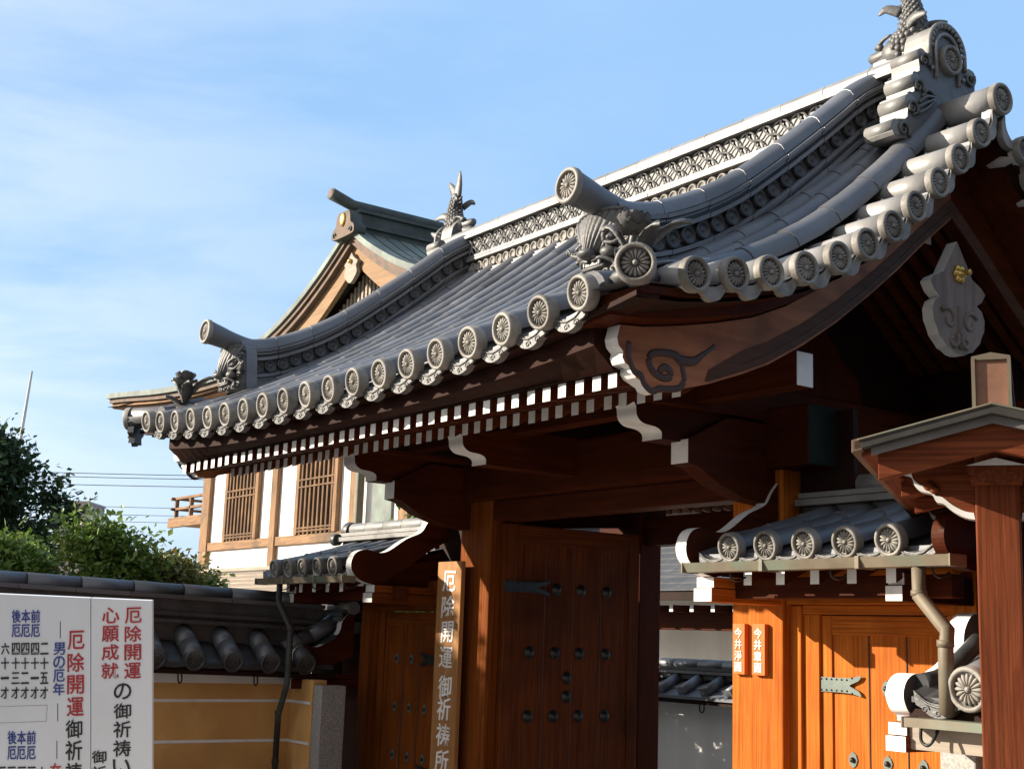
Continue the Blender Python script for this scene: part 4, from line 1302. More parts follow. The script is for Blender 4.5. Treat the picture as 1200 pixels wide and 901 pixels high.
    for d in roofd:
        p = (X(d), ye-.003, zprof(ye))
        if first is None: first = link('eave_disc', dme_, p, ro)
        else: copy_to(first, p, ro)
    first = None
    for d in [roofd[0]-.135]+[q+.135 for q in roofd]:
        p = (X(d), ye+.02, zprof(ye)-.045)
        if first is None: first = link('drip_tile', dme, p, ro)
        else: copy_to(first, p, ro)
        o = first if d == roofd[0]-.135 else None
    for c in ro.children:
        if c.name.startswith('drip_tile'): c.scale = (.92, 1, .9)
    # ridge
    mb = MB(); a, b = xr_(1.88, 3.50)
    for (hw, z0, z1, m_) in ((.17, 2.435, 2.475, 'tile_moulding'), (.14, 2.482, 2.515, 'tile_moulding'), (.10, 2.30, 2.52, 'tile_dark')):
        mb.box(a, b, yr+.06-hw, yr+.06+hw, z0, z1, m_)
    N = 5
    for k in range(N):
        xa = a+(b-a)*k/N; xb = a+(b-a)*(k+1)/N
        mb.tube([(xa+.002, yr+.06, 2.555), (xb-.002, yr+.06, 2.555)], [.062, .060], 'tile_moulding', 16)
    e = X(3.50)
    mb.tube([(e-sgn*.02, yr+.06, 2.54), (e+sgn*.07, yr+.06, 2.55)], [.085, .088], 'tile_dark', 18)
    mb.tube([(e-sgn*.02, yr-.10, 2.455), (e+sgn*.05, yr-.10, 2.455)], [.055, .058], 'tile_dark', 14)
    mb.build('ridge', ro, bevel=.004)
    # curled bargeboards
    TOP = cat2([(5.475, 1.985), (5.39, 2.0), (5.315, 2.03), (5.258, 2.09), (5.252, 2.165), (5.295, 2.235), (5.388, 2.262), (5.497, 2.243), (5.593, 2.267), (5.747, 2.369), (5.89, 2.435), (5.955, 2.525), (6.06, 2.62), (6.20, 2.66)], 4)
    BOT = cat2([(6.20, 2.40), (6.0, 2.30), (5.80, 2.16), (5.65, 2.07), (5.56, 2.0)], 4)
    for d, w in ((1.765, .042), (3.50, .035)):
        if d > 2 and sgn < 0: continue
        a, b = xr_(d-w, d+w)
        mb = MB()
        nT = len(TOP)
        if d < 2 or True:
            mb.prism(TOP+BOT, 'x', a, b, 'wood_y' if d < 2 else 'wood_y', lambda i: 'white_paint' if i < nT-1 and d < 2 else 'wood_y')
        mb.build('curled_bargeboard', t, fixn=True)
    a, b = xr_(1.815, 1.845); mb = MB(); mb.prism([(5.52, 1.99), (6.75, 1.99), (6.75, 2.10), (6.17, 2.30), (5.52, 2.10)], 'x', a, b, 'wood_y'); mb.build('gable_panel', t, fixn=True)
    # gutter and downpipe
    a, b = xr_(1.86, 3.62) if sgn > 0 else xr_(1.72, 3.30)
    mb = MB()
    mb.add([(a, 5.17, 2.045), (b, 5.17, 2.045), (b, 5.19, 1.995), (a, 5.19, 1.995), (b, 5.28, 1.995), (a, 5.28, 1.995), (b, 5.29, 2.045), (a, 5.29, 2.045), (b, 5.28, 2.040), (a, 5.28, 2.040), (b, 5.27, 2.003), (a, 5.27, 2.003), (b, 5.195, 2.003), (a, 5.195, 2.003), (b, 5.18, 2.042), (a, 5.18, 2.042)],
           [[0, 1, 2, 3], [3, 2, 4, 5], [5, 4, 6, 7], [7, 6, 8, 9], [9, 8, 10, 11], [11, 10, 12, 13], [13, 12, 14, 15], [15, 14, 1, 0]], 'copper')
    for k in (.34, .70):
        x = a+(b-a)*k; mb.box(x-.012, x+.012, 5.165, 5.295, 1.990, 2.050, 'copper')
    for k in (0, 1):
        x = (a, b)[k]; mb.box(x-.004, x+.004, 5.168, 5.292, 1.992, 2.047, 'copper')
    for k in (.15, .55, .9):
        x = a+(b-a)*k
        mb.tube(catmull([(x, 5.28, 1.995), (x, 5.29, 1.965), (x+.01, 5.33, 1.950), (x+.02, 5.38, 1.975)], 4), .006, 'iron', 6)
    mb.build('gutter', t)
    mb = MB()
    if sgn > 0:
        P = [(-4.015, 5.23, 2.0), (-4.015, 5.23, 1.86), (-3.79, 5.13, 1.70), (-3.78, 5.10, 1.62), (-3.78, 5.10, 1.335)]
        mb.tube(P, .034, 'copper', 14); mb.tube([(-3.78, 5.10, 1.66), (-3.78, 5.10, 1.63)], .039, 'copper', 14)
        mb.tube([(-4.015, 5.23, 1.885), (-4.015, 5.23, 1.86)], .039, 'copper', 14)
    else:
        P = [(-10.66, 5.22, 2.0), (-10.66, 5.22, 1.84), (-10.48, 5.26, 1.62), (-10.48, 5.26, 1.16), (-10.69, 5.30, .90), (-10.69, 5.30, .12)]
        mb.tube(P, .027, 'copper_dark', 14)
        for z in (1.60, .90, .5): mb.tube([(P[3][0] if z > 1.2 else P[5][0], P[3][1] if z > 1.2 else P[5][1], z), (P[3][0] if z > 1.2 else P[5][0], P[3][1] if z > 1.2 else P[5][1], z+.03)], .032, 'copper_dark', 14)
    mb.build('downpipe', t)
    return t
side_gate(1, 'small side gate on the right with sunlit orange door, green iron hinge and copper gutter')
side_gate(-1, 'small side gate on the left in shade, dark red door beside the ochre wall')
# ================================================================== wing walls
def round_row(mb, a, b, r0, r1, mat='tile', n=12, seg=2):
    a, b = Vector(a), Vector(b)
    for k in range(seg):
        p, q = a.lerp(b, k/seg), a.lerp(b, (k+1)/seg)
        mb.tube([p, q], [r0+(r1-r0)*k/seg, (r0+(r1-r0)*(k+1)/seg)*1.03], mat, n)
HTOP = cat2([(5.194, 1.292), (5.19, 1.315), (5.145, 1.34), (5.115, 1.40), (5.130, 1.46), (5.175, 1.497), (5.237, 1.506), (5.337, 1.490), (5.42, 1.52), (5.507, 1.565), (5.562, 1.639), (5.579, 1.713), (5.63, 1.78), (5.70, 1.80)], 4)
HBOT = cat2([(5.70, 1.42), (5.55, 1.36), (5.40, 1.30), (5.28, 1.285)], 3)
def plain_tile_disc(R_, d=(0, -1, 0)):
    mb = MB(); M = frame_to(d)
    mb.lathe([(.70*R_, -.006), (.74*R_, .010), (.95*R_, .012), (R_, .004), (R_, -.05)], 'tile_dark', 22, M)
    mb.disk(.73*R_, -.003, 'tile_recess', 22, M)
    mb.blob(M @ Vector((0, 0, 0)), .16*R_, 'tile_dark', 8, 5)
    for k in range(12):
        a = 2*PI*k/12; mb.blob(M @ Vector((.48*R_*math.cos(a), .48*R_*math.sin(a), .0)), .10*R_, 'tile_dark', 6, 4)
    return mb
# ---- right wing wall: runs along X in front of the side gate
rw = thing('wing_wall', 'ochre garden wall with tiled coping and white curled bargeboard right of the orange door', 'garden wall', (-2.0, 5.8, .1), 'garden walls beside the gate')
mb = MB(); mb.box(-3.995, 1.0, 5.70, 5.92, .1, 1.30, 'ochre_plaster'); mb.build('wall', rw, bevel=.01)
mb = MB(); mb.box(-4.20, -4.0, 5.60, 5.90, .1, 1.155, 'granite'); mb.build('stone_pillar', rw, bevel=.008)
mb = MB()
zp = lambda y: 1.452 + .34*(y-5.10)+.35*(y-5.1)**2
for k in range(14):
    x = -3.665+.33*k
    round_row(mb, (x, 5.12, zp(5.12)), (x, 5.62, zp(5.62)), .084, .078, 'tile')
for k in range(3):
    ya = 5.14+.17*k; yb = ya+.17
    mb.add([(-4.0, ya, zp(ya)-.085), (1.0, ya, zp(ya)-.085), (1.0, ya, zp(ya)-.06), (-4.0, ya, zp(ya)-.06), (1.0, yb, zp(yb)-.08), (-4.0, yb, zp(yb)-.08)], [[0, 1, 2, 3], [3, 2, 4, 5]], 'tile_dark')
mb.box(-4.03, 1.0, 5.16, 6.45, 1.312, 1.352, 'dark_wood')
mb.grid(1, 1, lambda u, v: (-4.03+5.03*u, 5.75+.7*v, 1.72-.34*v), 'tile')
# half tile turned beside the bargeboard
mb.tube(catmull([(-3.99, 5.20, 1.46), (-3.965, 5.35, 1.50), (-3.96, 5.60, 1.66)], 3), .05, 'tile_dark', 10)
for (hw, z0, z1, m_) in ((.16, 1.665, 1.70, 'tile'), (.14, 1.706, 1.735, 'tile_moulding'), (.10, 1.6, 1.84, 'tile_dark'), (.13, 1.742, 1.765, 'tile'), (.15, 1.80, 1.83, 'tile_moulding')):
    mb.box(-3.93, 1.0, 5.76-hw, 5.76+hw, z0, z1, m_)
mb.tube([(-3.95, 5.76, 1.865), (1.0, 5.76, 1.865)], .075, 'tile', 16)
ro = mb.build('coping', rw, bevel=0)
kw = kiku(.100, .04, d=(0, -1, -.12)).mesh('coping_disc'); first = None
for k in range(14):
    p = (-3.665+.33*k, 5.095, 1.452)
    if first is None: first = link('coping_disc', kw, p, ro)
    else: copy_to(first, p, ro)
first = None
for k in range(14):
    p = (-3.83+.33*k, 5.12, 1.40)
    if first is None: first = link('drip_tile', dme, p, ro)
    else: copy_to(first, p, ro)
mb = MB(); nT = len(HTOP)
mb.prism(HTOP+HBOT, 'x', -4.125, -4.025, 'tile_carved', lambda i: 'white_paint' if i < nT-1 else 'tile_carved'); mb.build('curled_bargeboard', rw, fixn=True)
for (z0, z1, y0, w) in ((1.232, 1.288, 5.10, .052), (1.160, 1.229, 5.085, .056)):
    mb = MB(); mb.box(-4.05-w, -4.05+w, y0, 5.95, z0, z1, 'kiosk_wood_y', ends={'-y': 'white_paint'}); mb.build('wall_bracket', rw, bevel=.003)
mb = MB()
mb.box(-3.94, 1.0, 5.0, 5.10, 1.278, 1.318, 'copper'); mb.box(-3.95, -3.94, 4.995, 5.105, 1.273, 1.322, 'copper')
for x in (-3.83, -2.6): mb.tube(catmull([(x-.03, 5.02, 1.275), (x-.03, 5.02, 1.225), (x, 5.02, 1.205), (x+.03, 5.02, 1.225), (x+.03, 5.06, 1.275)], 4), .008, 'iron', 6)
mb.build('gutter', rw)
mb = MB(); mb.box(-4.0, 1.0, 5.12, 5.68, 1.175, 1.272, 'weathered_board'); mb.build('eave_soffit', rw)

# ---- left wall: along Y, with a short return next to the side gate
lw = thing('garden_wall', 'ochre garden wall with white stripes and dark tiled coping behind the white notice board', 'garden wall', (-10.95, 2.0, .1), 'garden walls beside the gate')
WX = -10.95
def rzw(y): return 1.985 - .0205*(y-2.6)
mb = MB(); mb.box(WX-.14, WX+.14, -9.0, 5.60, .1, 1.30, 'ochre_plaster')
mb.box(WX+.142, -10.405, 5.46, 5.60, .1, 1.20, 'ochre_plaster')
wl_ = mb.build('wall', lw, bevel=.01)
mb = MB()
for z in (.665, 1.0-.005, .345): mb.box(WX+.1405, WX+.147, -9.0, 5.45, z, z+.024, 'white_paint'); mb.box(WX+.147, -10.405, 5.449, 5.4595, z, z+.024, 'white_paint')
mb.box(WX+.1405, WX+.150, -9.0, 5.45, 1.15, 1.25, 'plaster')
mb.build('white_stripes', wl_)
mb = MB(); mb.box(-10.40, -10.25, 5.47, 5.70, .1, 1.16, 'granite'); mb.build('stone_pillar', lw, bevel=.008)
mb = MB()
N = 13
for k in range(46):
    y = 5.453-.335*k
    if y < -9: break
    zt = rzw(y)-.60
    round_row(mb, (WX+.10, y, zt+.21), (WX+.42, y, zt), .082, .086, 'tile', n=14)
    mb.tube(catmull([(WX+.11, y-.17, zt+.13), (WX+.28, y-.17, zt+.03), (WX+.42, y-.17, zt-.045)], 3), .07, 'tile_dark', 8, squash=(.35, 1.6))
y0, y1 = -9.0, 5.75
def bar(x0, x1, z0, z1, mat, seg=None):
    M_ = 1 if not seg else round((y1-y0)/seg)
    for k in range(M_):
        a = y0+(y1-y0)*k/M_; b = y0+(y1-y0)*(k+1)/M_ - (.005 if seg else 0)
        v = []
        for yy in (a, b):
            h = rzw(yy)
            v += [(WX+x0, yy, h+z0), (WX+x1, yy, h+z0), (WX+x1, yy, h+z1), (WX+x0, yy, h+z1)]
        mb.add(v, [[0, 1, 2, 3], [7, 6, 5, 4], [0, 4, 5, 1], [1, 5, 6, 2], [2, 6, 7, 3], [3, 7, 4, 0]], mat)
bar(-.40, .40, -.72, -.685, 'dark_wood')
bar(-.12, .12, -.60, -.12, 'tile_dark')
bar(-.20, .20, -.315, -.285, 'tile_dark', .45)
bar(-.17, .17, -.255, -.225, 'tile_dark', .45)
bar(-.16, .16, -.120, -.085, 'tile', .45)
bar(-.30, .36, -.64, -.60, 'tile_dark')
mb.box(-11.2, -10.70, 5.86, 5.90, 1.0, 1.72, 'dark_wood'); mb.box(-10.70, -10.40, 6.10, 6.14, .1, 1.95, 'dark_wood')
M_ = round((y1-y0)/.43)
for k in range(M_):
    a = y0+(y1-y0)*k/M_; b = y0+(y1-y0)*(k+1)/M_
    mb.tube([(WX, a+.003, rzw(a)-.062), (WX, b-.003, rzw(b)-.062)], [.088, .084], 'tile', 16, squash=(.85, 1.0), upv=(0, 0, 1))
# return roof by the side gate
zq = lambda y: 1.43+.30*(y-5.36)+.5*(y-5.36)**2
for x in (-10.80,):
    round_row(mb, (x, 5.36, zq(5.36)), (x, 5.84, zq(5.84)), .08, .076, 'tile')
mb.grid(1, 3, lambda u, v: (-11.0+.4*u, 5.34+.55*v, zq(5.34+.55*v)-.07), 'tile_dark')
for (hw, z0, z1, m_) in ((.13, 1.70, 1.735, 'tile'), (.10, 1.6, 1.80, 'tile_dark'), (.12, 1.745, 1.77, 'tile')):
    mb.box(-11.0, -10.62, 5.93-hw, 5.93+hw, z0, z1, m_)
mb.tube([(-11.0, 5.93, 1.82), (-10.60, 5.93, 1.82)], .06, 'tile_moulding', 14)
lc = mb.build('coping', lw)
pd = plain_tile_disc(.092, (1, 0, -.28)).mesh('coping_disc'); first = None
for k in range(20):
    y = 5.453-.335*k
    p = (WX+.425, y, rzw(y)-.605)
    if first is None: first = link('coping_disc', pd, p, lc)
    else: copy_to(first, p, lc)
mb = MB()
HT2 = [(y+.245, z-.02) for y, z in HTOP]; HB2 = [(y+.245, z-.02) for y, z in HBOT]
mb.prism(HT2+HB2, 'x', -10.69, -10.61, 'wood_y', lambda i: 'white_paint' if i < nT-1 else 'wood_y'); mb.build('curled_bargeboard', lw, fixn=True)
for (z0, z1, yy, w) in ((1.200, 1.245, 5.37, .045), (1.118, 1.197, 5.355, .048)):
    mb = MB(); mb.box(-10.65-w, -10.65+w, yy, 6.15 if z1 > 1.2 else 6.22, z0, z1, 'wood_y', ends={'-y': 'white_paint'}); mb.build('wall_bracket', lw, bevel=.003)
mb = MB(); mb.box(-10.71, -10.59, 6.222, 6.26, 1.09, 1.26, 'iron'); mb.build('iron_cap', lw)
for y in (4.35, 5.02, 3.3):
    mb = MB(); z = rzw(y)-.72
    mb.tube(catmull([(WX+.36, y-.015, z), (WX+.37, y-.015, z-.05), (WX+.37, y, z-.075), (WX+.37, y+.015, z-.05), (WX+.36, y+.015, z)], 4), .007, 'iron', 6); mb.build('hook', lw)

# ================================================================== boards and plates
def glyph_frame(origin, right, upv):
    r_ = Vector(right).normalized(); u = Vector(upv).normalized(); n = r_.cross(u)
    return Matrix(((r_.x, u.x, n.x, origin[0]), (r_.y, u.y, n.y, origin[1]), (r_.z, u.z, n.z, origin[2]), (0, 0, 0, 1)))
# long wooden board in front of the left main post
bx0, bx1, bt, bb = -9.185, -8.845, 2.185, .30
hb = thing('hanging_board', 'tall tan wooden board with white brush lettering standing against the left main post', 'sign board', ((bx0+bx1)/2, 5.92, bb))
mb = MB(); mb.box(bx0, bx1, 5.885, 5.925, bb, bt, 'sign_wood')
hbp = mb.build('panel', hb, bevel=.004)
mb = MB()
for k, ch in enumerate('厄除開運御祈祷所'):
    z = bt-.155-.197*k
    M = glyph_frame(((bx0+bx1)/2+.008-.004*(k % 2), 5.8835, z), (1, 0, .05 if k % 3 else -.03), (0.06, 0, 1))
    write(mb, ch, .172, M, 'white_paint', 1.14, 1.06, bold=.011)
mb.build('lettering', hbp)
# name plates on the right post
mname = [('今井淨圓', -5.955, -5.855, 'left', 'name plate darker orange'), ('今井章圓', -5.795, -5.690, 'right', '')]
for txt, x0, x1, side, _ in mname:
    np_ = thing('name_plate', 'orange name plate on the sunlit post, %s' % ('the one at the outer post edge' if side == 'left' else 'the one nearer the orange door'), 'name plate', ((x0+x1)/2, 5.985, 1.44), 'name plates on the sunlit post')
    mb = MB(); mb.box(x0, x1, 5.962, 5.998, 1.437, 1.737, 'plate_wood'); pp = mb.build('plate', np_, bevel=.003)
    mb = MB()
    for k, ch in enumerate(txt):
        write(mb, ch, .060, glyph_frame(((x0+x1)/2, 5.9605, 1.682-.067*k), (1, 0, 0), (0, 0, 1)), 'white_paint', 1.1, 1.05)
    mb.build('lettering', pp)
# big white notice board near the left edge
SO = Vector((-6.948, 2.668, 1.732))
SU = Vector((0.1488*1.0, -0.1106*1.0, .982)).normalized()      # the board leans a little towards the street
SU = up2.copy(); SR = (rt2 - up2*.044).normalized(); SR = (SR - SU*SR.dot(SU)*0).normalized()
SN = SR.cross(SU).normalized()
PXM = 7.105/1574.0
def sp(px, py, off=0.0):
    x = px-179
    return SO + rt2*(x*PXM) - up2*((py-704)*PXM) + SN*off
nb = thing('notice_board', 'big white notice board with red, blue and black vertical lettering', 'notice board', (sp(40, 904).x, sp(40, 904).y, .1))
def panel(px0, px1, name):
    mb = MB(); v = []
    for px in (px0, px1):
        for py in (1010, 704+.044*(px-179)):
            for o_ in (0, -.03): v.append(sp(px, py, o_))
    mb.add(v, [[0, 4, 6, 2], [1, 3, 7, 5], [0, 1, 5, 4], [2, 6, 7, 3], [0, 2, 3, 1], [4, 5, 7, 6]], 'sign_white')
    return mb.build(name, nb, bevel=.002, fixn=True)
pr = panel(107.5, 179, 'panel'); pl_ = panel(-150, 106.6, 'panel')
for px in (-120, 160):
    mb = MB(); q = sp(px, 760, -.055); q2 = sp(px, 1000, -.05)
    mb.tube([(q2.x-.05, q2.y+.05, .1), q2, q], [.022]*3, 'pole_metal', 8); mb.build('leg', nb)
def sw(mb, ch, px, py, w, h, mat, tilt=.0):
    # w,h: size of the written character in photo pixels
    v, f = text_mesh(ch, 1.0, mat, .0035)
    if not v: return
    M = glyph_frame(sp(px, py, .0012), rt2, up2)
    ww = max(p.x for p in v)-min(p.x for p in v); hh = max(p.y for p in v)-min(p.y for p in v)
    s1 = w*PXM/max(ww, hh*.55, .3); s2 = h*PXM/max(hh, ww*.55, .3)
    mb.add([(p.x*s1, p.y*s2+p.x*s1*.04, p.z) for p in v], f, mat, M)
def vcol(mb, txt, px, py0, step, w, h, mat, drift=-.28):
    for k, ch in enumerate(txt):
        sw(mb, ch, px+drift*k*step/22, py0+step*k, w, h, mat)
mb = MB()
vcol(mb, '厄除開運', 157, 721, 21.6, 19.5, 18.5, 'ink_red')
vcol(mb, '心願成就', 130.5, 721, 21.6, 20, 18.5, 'ink_red')
vcol(mb, 'の御祈祷い', 144.5, 810, 22.2, 20.5, 19, 'ink_black')
vcol(mb, '御祈', 117, 886, 19.5, 17, 16, 'ink_black')
mb.build('lettering', pr)
mb = MB()
vcol(mb, '厄除開運', 90, 750, 26, 19.5, 22, 'ink_red', -.25)
vcol(mb, '御祈祷', 87.5, 853, 26, 19.5, 23, 'ink_black', -.2)
vcol(mb, '男の厄年', 70.3, 760, 15.8, 13.5, 14.5, 'ink_blue', -.28)
for (px, y0, y1) in ((71, 728, 748), (68, 824, 845), (67, 868, 889)):
    a, b = sp(px, y1, .001), sp(px, y0, .001)
    mb.add([a, a+SR*.004, b+SR*.004, b], [[0, 1, 2, 3]], 'ink_black')
vcol(mb, '女の', 66, 901, 16, 13, 14, 'ink_red')
for cx, txt in ((42.5, '前厄'), (31, '本厄'), (20, '後厄')):
    vcol(mb, txt, cx, 722, 17, 10.5, 15, 'ink_blue', -.25)
for cx, txt in ((37.5, '前厄'), (26, '本厄'), (15, '後厄')):
    vcol(mb, txt, cx, 864, 18, 10.5, 15.5, 'ink_blue', -.25)
for cx, txt in ((53, '二十五才'), (42, '四十一才'), (30.5, '四十二才'), (19.5, '四十三才'), (7, '六十一才')):
    vcol(mb, txt, cx, 760, 17.2, 9.3, 13.5, 'ink_black', -.28)
for cx, txt in ((50, '十九才'), (38, '三十二才'), (26.5, '三十三才'), (14.5, '三十四才'), (3, '三十七才')):
    vcol(mb, txt, cx, 905, 17.2, 10.5, 13.5, 'ink_black')
p = [sp(-30, 829, .001), sp(56, 826, .001), sp(55, 845, .001), sp(-30, 848, .001)]
for i in range(3):
    mb.tube([p[i], p[i+1]], .0012, 'pole_metal', 4)
mb.build('lettering', pl_)

# ================================================================== small roofed notice shelter at the right edge
KA = Vector((-.545, .839, 0)); KB = Vector((.839, .545, 0))
KP = Vector((-2.900, 4.235, 0))
KM = Matrix(((KB.x, KA.x, 0, KP.x), (KB.y, KA.y, 0, KP.y), (0, 0, 1, 0), (0, 0, 0, 1)))   # local x = right (KB), y = away (KA)
ks = thing('notice_shelter', 'small wooden notice shelter with copper roof and white edged carved brackets at the right edge', 'notice shelter', KP)
def kbox(name, x0, x1, y0, y1, z0, z1, mat, ends=None, bevel=.004, parent=None):
    mb = MB(); mb.box(x0, x1, y0, y1, z0, z1, mat, M=KM, ends=ends); return mb.build(name, parent or ks, bevel=bevel)
for y in (0.0, 1.85):
    kbox('post', -.075, .075, y-.075, y+.075, .0, 2.235, 'kiosk_wood_z', bevel=.006)
SL = .26
def kz(x): return 2.44-SL*abs(x)
KY0, KY1, KW = -.36, 2.85, .46
def kroof(xs, y0, y1, dz0, dz1, mat, name, parent=None, bev=.003, sidemat=None):
    mb = MB()
    pts = [(x, kz(x)+dz1) for x in xs]+[(x, kz(x)+dz0) for x in xs[::-1]]
    n = len(pts)
    v = [KM @ Vector((x, y0, z)) for x, z in pts]+[KM @ Vector((x, y1, z)) for x, z in pts]
    f = [list(range(n)), list(range(n, 2*n))[::-1]]+[[i, n+i, n+(i+1) % n, (i+1) % n] for i in range(n)]
    mb.add(v, f, mat); return mb.build(name, parent or ks, bevel=bev, fixn=True)
kr = kroof((-KW, 0, KW), KY0, KY1, -.034, 0, 'copper_dark', 'roof')
kroof((-KW+.012, 0, KW-.012), KY0-.006, KY0+.03, -.004, .004, 'copper', 'roof_edge', kr)
kroof((-KW-.008, -KW+.03), KY0, KY1, -.040, .006, 'copper_brown', 'roof_edge', kr)
kroof((-KW+.055, 0, KW-.055), KY0+.03, KY0+.045, -.062, -.032, 'flashing', 'roof_flashing', kr)
kroof((-KW+.02, 0, KW-.02), KY0+.05, KY1-.05, -.055, -.032, 'kiosk_wood_y', 'roof_boards', kr)
# barge rafters, inner rafters
for y in (KY0+.06, .55, 1.2, 1.85, KY1-.12):
    kroof((-KW+.075, 0, KW-.075), y, y+.055, -.150 if y < 0 else -.12, -.057, 'kiosk_wood_x', 'rafter')
mb = MB()
mb.prism([(-.055, 2.41), (.055, 2.41), (.055, 2.60), (0, 2.612), (-.055, 2.60)], 'y', KY0+.02, KY1-.02, 'box_brown', 'copper', M=KM)
mb.prism([(-.063, 2.595), (.063, 2.595), (.063, 2.607), (0, 2.620), (-.063, 2.607)], 'y', KY0+.01, KY1-.01, 'copper', 'copper', M=KM)
for m in (-1, 1): mb.box(m*.058-.006, m*.058+.006, KY0+.008, KY0+.02, 2.42, 2.60, 'copper', M=KM)
mb.build('ridge_box', kr, fixn=True)
# ridge beam with white upper end
mb = MB(); mb.prism([(-.10, 2.255), (-.085, 2.195), (.085, 2.195), (.10, 2.255)], 'y', -.14, 2.3, 'kiosk_wood_y', M=KM)
mb.build('ridge_beam', ks)
mb = MB(); mb.prism([(-.10, 2.257), (.10, 2.257), (0, 2.284)], 'y', -.145, 2.3, 'white_paint', 'kiosk_wood_y', M=KM); mb.build('beam_end', ks)
kbox('tie_rail', -.05, .05, .08, 1.77, 2.00, 2.10, 'kiosk_wood_y')
kbox('notice_panel', -.03, .03, .08, 1.77, .95, 1.95, 'kiosk_wood_z')
# carved brackets left and right of each post
def kbr(y, s):
    top = [(-.40, kz(.40)-.125), (-.078, kz(.078)-.125)]
    low = [(x, z+.062+.04*(x+.40)/.322) for x, z in cat2([(-.078, 1.975), (-.11, 1.985), (-.15, 2.012), (-.185, 2.045), (-.21, 2.055), (-.225, 2.085), (-.26, 2.10), (-.285, 2.125), (-.295, 2.155), (-.33, 2.17), (-.355, 2.19), (-.37, 2.225), (-.40, 2.24)], 3)]
    pts = [(x*s, z-.0) for x, z in low+[(-.40, kz(.40)-.06), (-.078, kz(.078)-.06)]]
    nl = len(low)
    mb = MB(); mb.prism(pts, 'y', y-.03, y+.03, 'kiosk_wood_x', lambda i: 'white_paint' if i < nl-1 else 'kiosk_wood_x', M=KM)
    o = mb.build('carved_bracket', ks, fixn=True)
    wb = MB(); lo2 = [(x*s, z) for x, z in low]; wb.prism(lo2+[(x*s-.004*s, z+.024) for x, z in low[::-1]], 'y', y-.033, y+.033, 'white_paint', M=KM); wb.build('white_edge', o, fixn=True)
    mb = MB()
    for dy in (y-.0305, y+.0265):
        mb.blob(KM @ Vector((-.235*s, dy+.002, 2.20)), (.022, .022, .02), 'kiosk_wood_x', 10, 6); mb.blob(KM @ Vector((-.215*s, dy+.002, 2.185)), (.02, .02, .017), 'kiosk_wood_x', 10, 6)
    mb.build('cloud_boss', o)
for y in (0.0, 1.85):
    for s_ in (1, -1): kbr(y, s_)

# turn the shelter's meshes so that the wood grain follows its own axes
KANG = math.atan2(KB.y, KB.x); KINV = Matrix.Rotation(-KANG, 4, 'Z')
for o_ in ks.children:
    o_.data.transform(KINV); o_.rotation_euler = (0, 0, KANG)
    for c_ in o_.children:
        c_.data.transform(KINV); c_.location = KINV @ c_.location

# ================================================================== temple hall behind, left
hall = thing('temple_hall', 'white plastered temple hall with green copper gable roof and slatted timber windows', 'temple hall', (-22, 14, 0))
HY = 12.0
mb = MB(); mb.box(-28.25, -19.6, HY, 19, 0.0, 6.7, 'plaster'); wall = mb.build('wall', hall)
def hb_(name, x0, x1, y0, y1, z0, z1, mat, parent=hall, bevel=.01):
    mb = MB(); mb.box(x0, x1, y0, y1, z0, z1, mat); return mb.build(name, parent, bevel=bevel)
for x, w in ((-28.30, .20), (-24.87, .13), (-21.55, .16), (-19.8, .16)):
    hb_('pillar', x-w, x+w, HY-.09, HY+.1, .0, 6.7, 'old_wood_z')
hb_('sill_rail', -28.09, -25.01, HY-.065, HY+.05, 3.26, 3.44, 'old_wood_x')
hb_('sill_rail', -24.73, -21.72, HY-.065, HY+.05, 3.26, 3.44, 'old_wood_x')
hb_('head_rail', -28.09, -21.72, HY-.06, HY+.05, 5.05, 5.25, 'old_wood_x')
def hwin(x0, x1):
    z0, z1 = 3.44, 5.05
    o = hb_('window', x0, x1, HY-.02, HY+.02, z0, z1, 'glass_dark', bevel=0)
    mb = MB()
    mb.box(x0-.09, x0+.05, HY-.10, HY+.05, z0, z1, 'old_wood_z'); mb.box(x1-.05, x1+.09, HY-.10, HY+.05, z0, z1, 'old_wood_z')
    mb.box(x0+.05, x1-.05, HY-.09, HY+.05, z1-.1, z1, 'old_wood_x'); mb.build('frame', o, bevel=.008)
    mb = MB()
    n = 8
    for k in range(n):
        x = x0+.05+(x1-x0-.1)*(k+.5)/n
        mb.box(x-.034, x+.034, HY-.085, HY-.035, z0+.001, z1-.1, 'lattice_wood')
    for z in (4.50, 4.36, 3.56, 3.50): mb.box(x0+.05, x1-.05, HY-.10, HY-.03, z-.018, z+.018, 'lattice_wood')
    mb.build('lattice', o, bevel=.005)
hwin(-27.18, -25.70); hwin(-23.80, -22.28)
hb_('drainpipe', -21.32, -21.18, HY-.22, HY-.08, .5, 6.3, 'copper', bevel=.03)
hb_('side_door', -20.95, -20.25, HY-.05, HY+.02, 3.3, 5.4, 'patina')
hb_('skirt_beam', -28.6, -20, HY-.16, HY-.11, 2.78, 2.86, 'weathered_board')
mb = MB()
for k in range(5): mb.add([(-28.9, HY-.30*k-.1, 2.76-.10*k), (-19.6, HY-.30*k-.1, 2.76-.10*k), (-19.6, HY-.30*(k+1)-.1, 2.68-.10*k), (-28.9, HY-.30*(k+1)-.1, 2.68-.10*k), (-19.6, HY-.30*(k+1)-.1, 2.66-.10*k), (-28.9, HY-.30*(k+1)-.1, 2.66-.10*k)], [[3, 2, 1, 0], [5, 4, 2, 3]], 'weathered_board')
mb.build('skirt_roof', hall)
